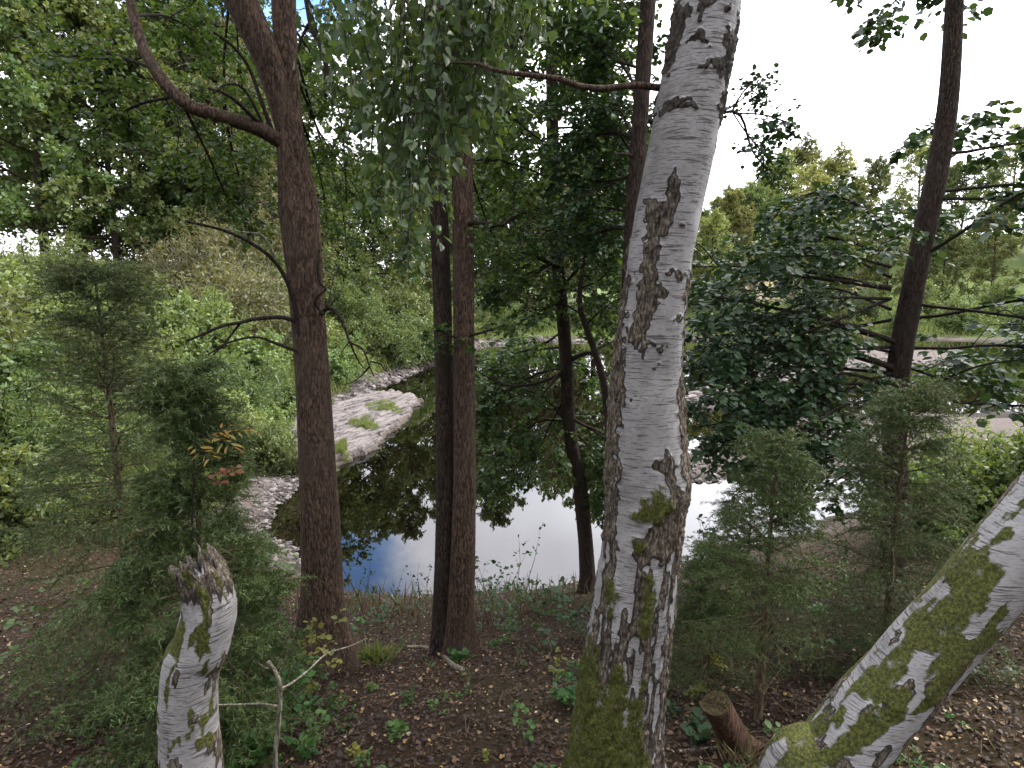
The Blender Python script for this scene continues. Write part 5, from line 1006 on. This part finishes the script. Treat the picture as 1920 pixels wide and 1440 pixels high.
pl = [('bramble_bush', 'yellow green leafy bush below the spruce at the left edge', 'bush', 432, 1425, .50, 12, .034, HERB, 31, {'spread': .9}), ('bramble_bush', 'leafy bush between the left spruce and the forked alder', 'bush', 560, 1330, .42, 10, .036, HERB, 32, {'spread': .8}),
      ('bramble_bush', 'green undergrowth bush in front of the broken birch stump', 'bush', 400, 1440, .4, 12, .036, HERB, 33, {'spread': 1.0}), ('bramble_bush', 'leafy bush at the far left of the bank', 'bush', 240, 1330, .6, 14, .04, HERB, 34, {'spread': .9}), ('bramble_bush', 'green bush on the bank right of the leaning birch', 'bush', 1720, 1250, .6, 14, .04, DARKLEAF, 35, {'spread': .9}), ('bramble_bush', 'dark leafy undergrowth right beside the birch behind the low spruce', 'bush', 1330, 1150, 1.1, 16, .05, DARKLEAF, 38, {'spread': .6}), ('bramble_bush', 'dark undergrowth bush behind the bare stemmed young spruce', 'bush', 1450, 1140, 1.0, 16, .05, DARKLEAF, 39, {'spread': .7}),
      ('bramble_bush', 'tall leafy bush left of the forked alder below the stony cove', 'bush', 505, 1140, .9, 16, .045, HERB, 40, {'spread': .6}), ('bramble_bush', 'tall yellow green bush beside the trunk of the left spruce', 'bush', 478, 1395, .62, 12, .042, HERB, 41, {'spread': .6}),
      ('bramble_bush', 'leafy bush on the left bank beside the tall spruce', 'bush', 120, 1230, .8, 14, .045, HERB, 36, {'spread': .9}), ('bramble_bush', 'bush growing under the left spruce in front of the stony cove', 'bush', 515, 1345, .62, 12, .038, HERB, 37, {'spread': .9}),
      ('leafy_sapling', 'leafy green sapling in front of the forked alder with leaves across its trunk', 'sapling', 560, 1330, .74, 5, .042, YELLOWHERB, 1, {'spread': .35}),
      ('bramble_bush', 'dense yellow green bush at the lower left beside the dead sapling', 'bush', 455, 1345, .42, 11, .045, HERB, 2, {'spread': 1.0}),
      ('bramble_bush', 'low green bush at the bottom left corner', 'bush', 500, 1428, .22, 6, .042, HERB, 3, {'spread': 1.0}),
      ('seedling', 'broad leaved seedling right of the dead sapling', 'plant', 565, 1412, .14, 2, .045, HERB, 4, {}),
      ('fern', 'pale fern like plant on the leaves below the forked alder', 'plant', 625, 1350, .20, 6, .028, HERB, 5, {'shape': 'lance', 'spread': .9}),
      ('seedling', 'bright green seedling in the middle of the slope', 'plant', 752, 1322, .17, 2, .034, HERB, 6, {}), ('seedling', 'dark green seedling below the bright green seedling', 'plant', 748, 1392, .16, 2, .034, HERB, 7, {}),
      ('seedling', 'small seedling beside the bare earth patch', 'plant', 818, 1336, .12, 2, .026, HERB, 8, {}), ('seedling', 'small pale seedling right of the bare earth patch', 'plant', 872, 1312, .10, 2, .024, HERB, 9, {}),
      ('seedling', 'upright seedling left of the mossy birch base', 'plant', 975, 1395, .26, 2, .030, HERB, 10, {'spread': .25}), ('seedling', 'tiny yellowish plant at the bottom of the slope', 'plant', 905, 1428, .08, 1, .026, YELLOWHERB, 11, {}),
      ('seedling', 'green and yellow low plant at the bottom below the fern', 'plant', 665, 1425, .10, 2, .03, YELLOWHERB, 12, {'spread': .9}),
      ('nettle_bush', 'dark green bush beside the birch trunk at the crooked alder foot', 'bush', 1085, 1215, .55, 9, .05, DARKLEAF, 13, {'spread': .7}),
      ('seedling', 'bright green plant against the mossy birch base', 'plant', 1078, 1335, .22, 4, .045, HERB, 14, {'spread': .6}), ('seedling', 'yellow green plant below the dark bush', 'plant', 1052, 1262, .2, 2, .03, YELLOWHERB, 15, {}),
      ('seedling', 'yellow leaved plant right of the birch base', 'plant', 1292, 1300, .17, 2, .035, YELLOWHERB, 16, {'spread': .9}), ('seedling', 'small yellow plant behind the stump', 'plant', 1348, 1270, .2, 3, .038, YELLOWHERB, 17, {'spread': .8}),
      ('seedling', 'dark green plant in front of the stump', 'plant', 1305, 1388, .12, 4, .05, DARKLEAF, 18, {'spread': 1.0}), ('seedling', 'low green plant beside the right foot of the birch', 'plant', 1258, 1345, .14, 4, .04, DARKLEAF, 19, {'spread': .9}),
      ('seedling', 'green plant at the foot of the twin trunks', 'plant', 855, 1240, .14, 3, .04, HERB, 20, {}), ('seedling', 'leafy plant right of the forked alder foot', 'plant', 655, 1225, .28, 5, .045, HERB, 21, {'spread': .8}), ('seedling', 'low leafy plant by the stick below the forked alder', 'plant', 700, 1300, .10, 2, .026, HERB, 22, {}),
      ('waterside_bush', 'dark thin leaved bush at the waterline right of the twin trunks', 'bush', 918, 1180, .95, 9, .05, DARKLEAF, 23, {'spread': .38, 'per': 5}), ('waterside_bush', 'small leafy bush at the waterline nearest the crooked alder', 'bush', 1030, 1150, .5, 6, .05, ALDER, 24, {'spread': .6, 'per': 5})]
for nm, lb, ct, px, py, h, st, ls, m, sd_, k in pl: plant_px(nm, lb, ct, px, py, h, st, ls, m, 100 + sd_, **k)
protos = [plant('small_seedling', 'x', 'plant', (0, 0, 0), .13, 2, .026, HERB, 301), plant('small_seedling', 'x', 'plant', (0, 0, 0), .10, 3, .022, HERB, 302, spread=.9), plant('small_seedling', 'x', 'plant', (0, 0, 0), .16, 2, .024, HERB, 303, shape='lance')]
rs = rng_(9); cnt = 0; done = set()
for i in range(900):
    y = 1.7 + 5 * rs.random() ** 1.2; x = (rs.random() - .5) * (2.2 + 1.1 * y); 
    if cnt >= 120: break
    if vnoise(np.array([[x * 1.3, y * 1.3, 4.]]), 6)[0] < .48: continue
    p = protos[i % 3]; o = p if p.name not in done else copy_tree(p); done.add(p.name); cnt += 1
    o.location = (x, y, hgt(x, y)); o.rotation_euler = (0, 0, rs.random() * 6.28); sc = .6 + .8 * rs.random(); o.scale = (sc, sc, sc); o['label'] = 'tiny green seedling growing up through the fallen leaves'; o['group'] = 'seedlings scattered over the leaf litter'
wp = [plant('low_weed', 'x', 'weed', (0, 0, 0), .34, 3, .030, HERB, 311, spread=.5), plant('low_weed', 'x', 'weed', (0, 0, 0), .28, 5, .024, ALDER, 312, shape='lance', spread=.7), plant('low_weed', 'x', 'weed', (0, 0, 0), .42, 3, .030, DARKLEAF, 313, spread=.4)]
for i, (px, py) in enumerate([(655, 1165), (680, 1150), (705, 1185), (730, 1160), (765, 1150), (790, 1175), (810, 1160), (670, 1200), (900, 1165), (920, 1150), (945, 1180), (965, 1200), (990, 1160), (1010, 1185), (900, 1195), (1040, 1160), (1060, 1180), (1075, 1200), (930, 1215), (640, 1130), (700, 1140), (1000, 1135), (1020, 1215), (1070, 1130)]):
    p = wp[i % 3]; o = p if p.name not in done else copy_tree(p); done.add(p.name); b = on_ground(px, py); o.location = b; o.rotation_euler = (0, 0, rs.random() * 6.28); sc = .7 + .7 * rs.random(); o.scale = (sc, sc, sc); o['label'] = 'low green weed growing on the slope just above the near waterline'; o['group'] = 'low weeds above the waterline'
# tall dried stems standing against the water
for i, (px, pyb, pyt) in enumerate([(690, 1175, 985), (683, 1165, 1040), (740, 1170, 1050), (775, 1170, 1040), (725, 1170, 1070), (660, 1160, 1060), (795, 1160, 1075), (968, 1160, 1030), (985, 1165, 1020), (905, 1170, 1040), (950, 1165, 1060), (1020, 1160, 1070)]):
    b = on_ground(px, pyb); top = at(px + 4, pyt, b[1]); h = top[2] - b[2]
    plant('tall_weed', 'tall thin weed stem with small leaves standing against the bright water', 'weed', b, h / .85, 1, .035, DARKLEAF, 200 + i, 'birch', 'hang', .12, 5, 'tall weeds along the near waterline')
rng = rng_(5); b = on_ground(702, 1238); P = np.array(b) + np.stack([rng.normal(size=260) * .09, rng.normal(size=260) * .06, np.zeros(260)], 1); mb = MB(); D = rng.normal(size=(260, 3)) * .6; D[:, 2] = 1; add_leaves(mb, P, D, rng.normal(size=(260, 3)), .08 + .12 * rng.random(260), 'blade', rng.random(260)); o = mb.build('grass_tuft', GRASS, root=b); tag(o, 'yellow green grass tuft right of the forked alder foot', 'grass tuft')
rng = rng_(6); b = on_ground(1385, 1425); P = np.array(b) + np.stack([rng.normal(size=90) * .06, rng.normal(size=90) * .035 - .05, np.zeros(90)], 1); mb = MB(); D = rng.normal(size=(90, 3)) * .35; D[:, 2] = 1; add_leaves(mb, P, D, rng.normal(size=(90, 3)), .06 + .14 * rng.random(90), 'blade', rng.random(90)); o = mb.build('grass_tuft', DRYGRASS, root=b); tag(o, 'dry straw grass tuft in front of the stump', 'grass tuft')
b = on_ground(1300, 1425); stick('grass_stalk', 'single pale grass stalk with a seed head right of the birch base', 'grass stalk', [([b, at(1297, 1400, b[1]), at(1292, 1370, b[1]), at(1284, 1352, b[1])], .0015, .0025)], GREYTWIG, 5)
# autumn coloured sprays at the left edge
def spray(name, label, px, py, Y, m, n, ls, seed, shape='lance'):
    rng = rng_(seed); c = at(px, py, Y); g = np.array((c[0] - .25, Y + .1, hgt(c[0] - .25, Y + .1))); r = thing(name, label, 'sapling', g); w, l = MB(), MB()
    add_tube(w, spline([g, g * .5 + c * .5 + np.array((-.08, 0, .15)), c + (-.1, 0, .05), c], 16), np.linspace(.006, .002, 16), 6)
    S = np.stack([limb(c + rng.normal(size=3) * .05 - (.05, 0, 0), (.6 + rng.random() * .5, rng.normal() * .5, rng.normal() * .35), .14, rng, 5, .06) for _ in range(n)]); batch_tubes(w, S, np.full((n, 5), .0012), 3); leaves_on(l, S, 9, ls, rng, shape, 'flat', .1); w.build('stem', TWIG, r); l.build('leaves', m, r)
spray('ash_sapling', 'sapling with yellow and orange leaflets at the left edge above the spruce', 412, 828, 2.5, AUTUMN, 4, .05, 1); spray('rowan_sapling', 'sapling with rusty red leaves at the left edge below the yellow one', 410, 905, 2.5, RUST, 2, .034, 2, 'alder')
print('objects', len(bpy.data.objects), 'verts', sum(len(m.vertices) for m in bpy.data.meshes))
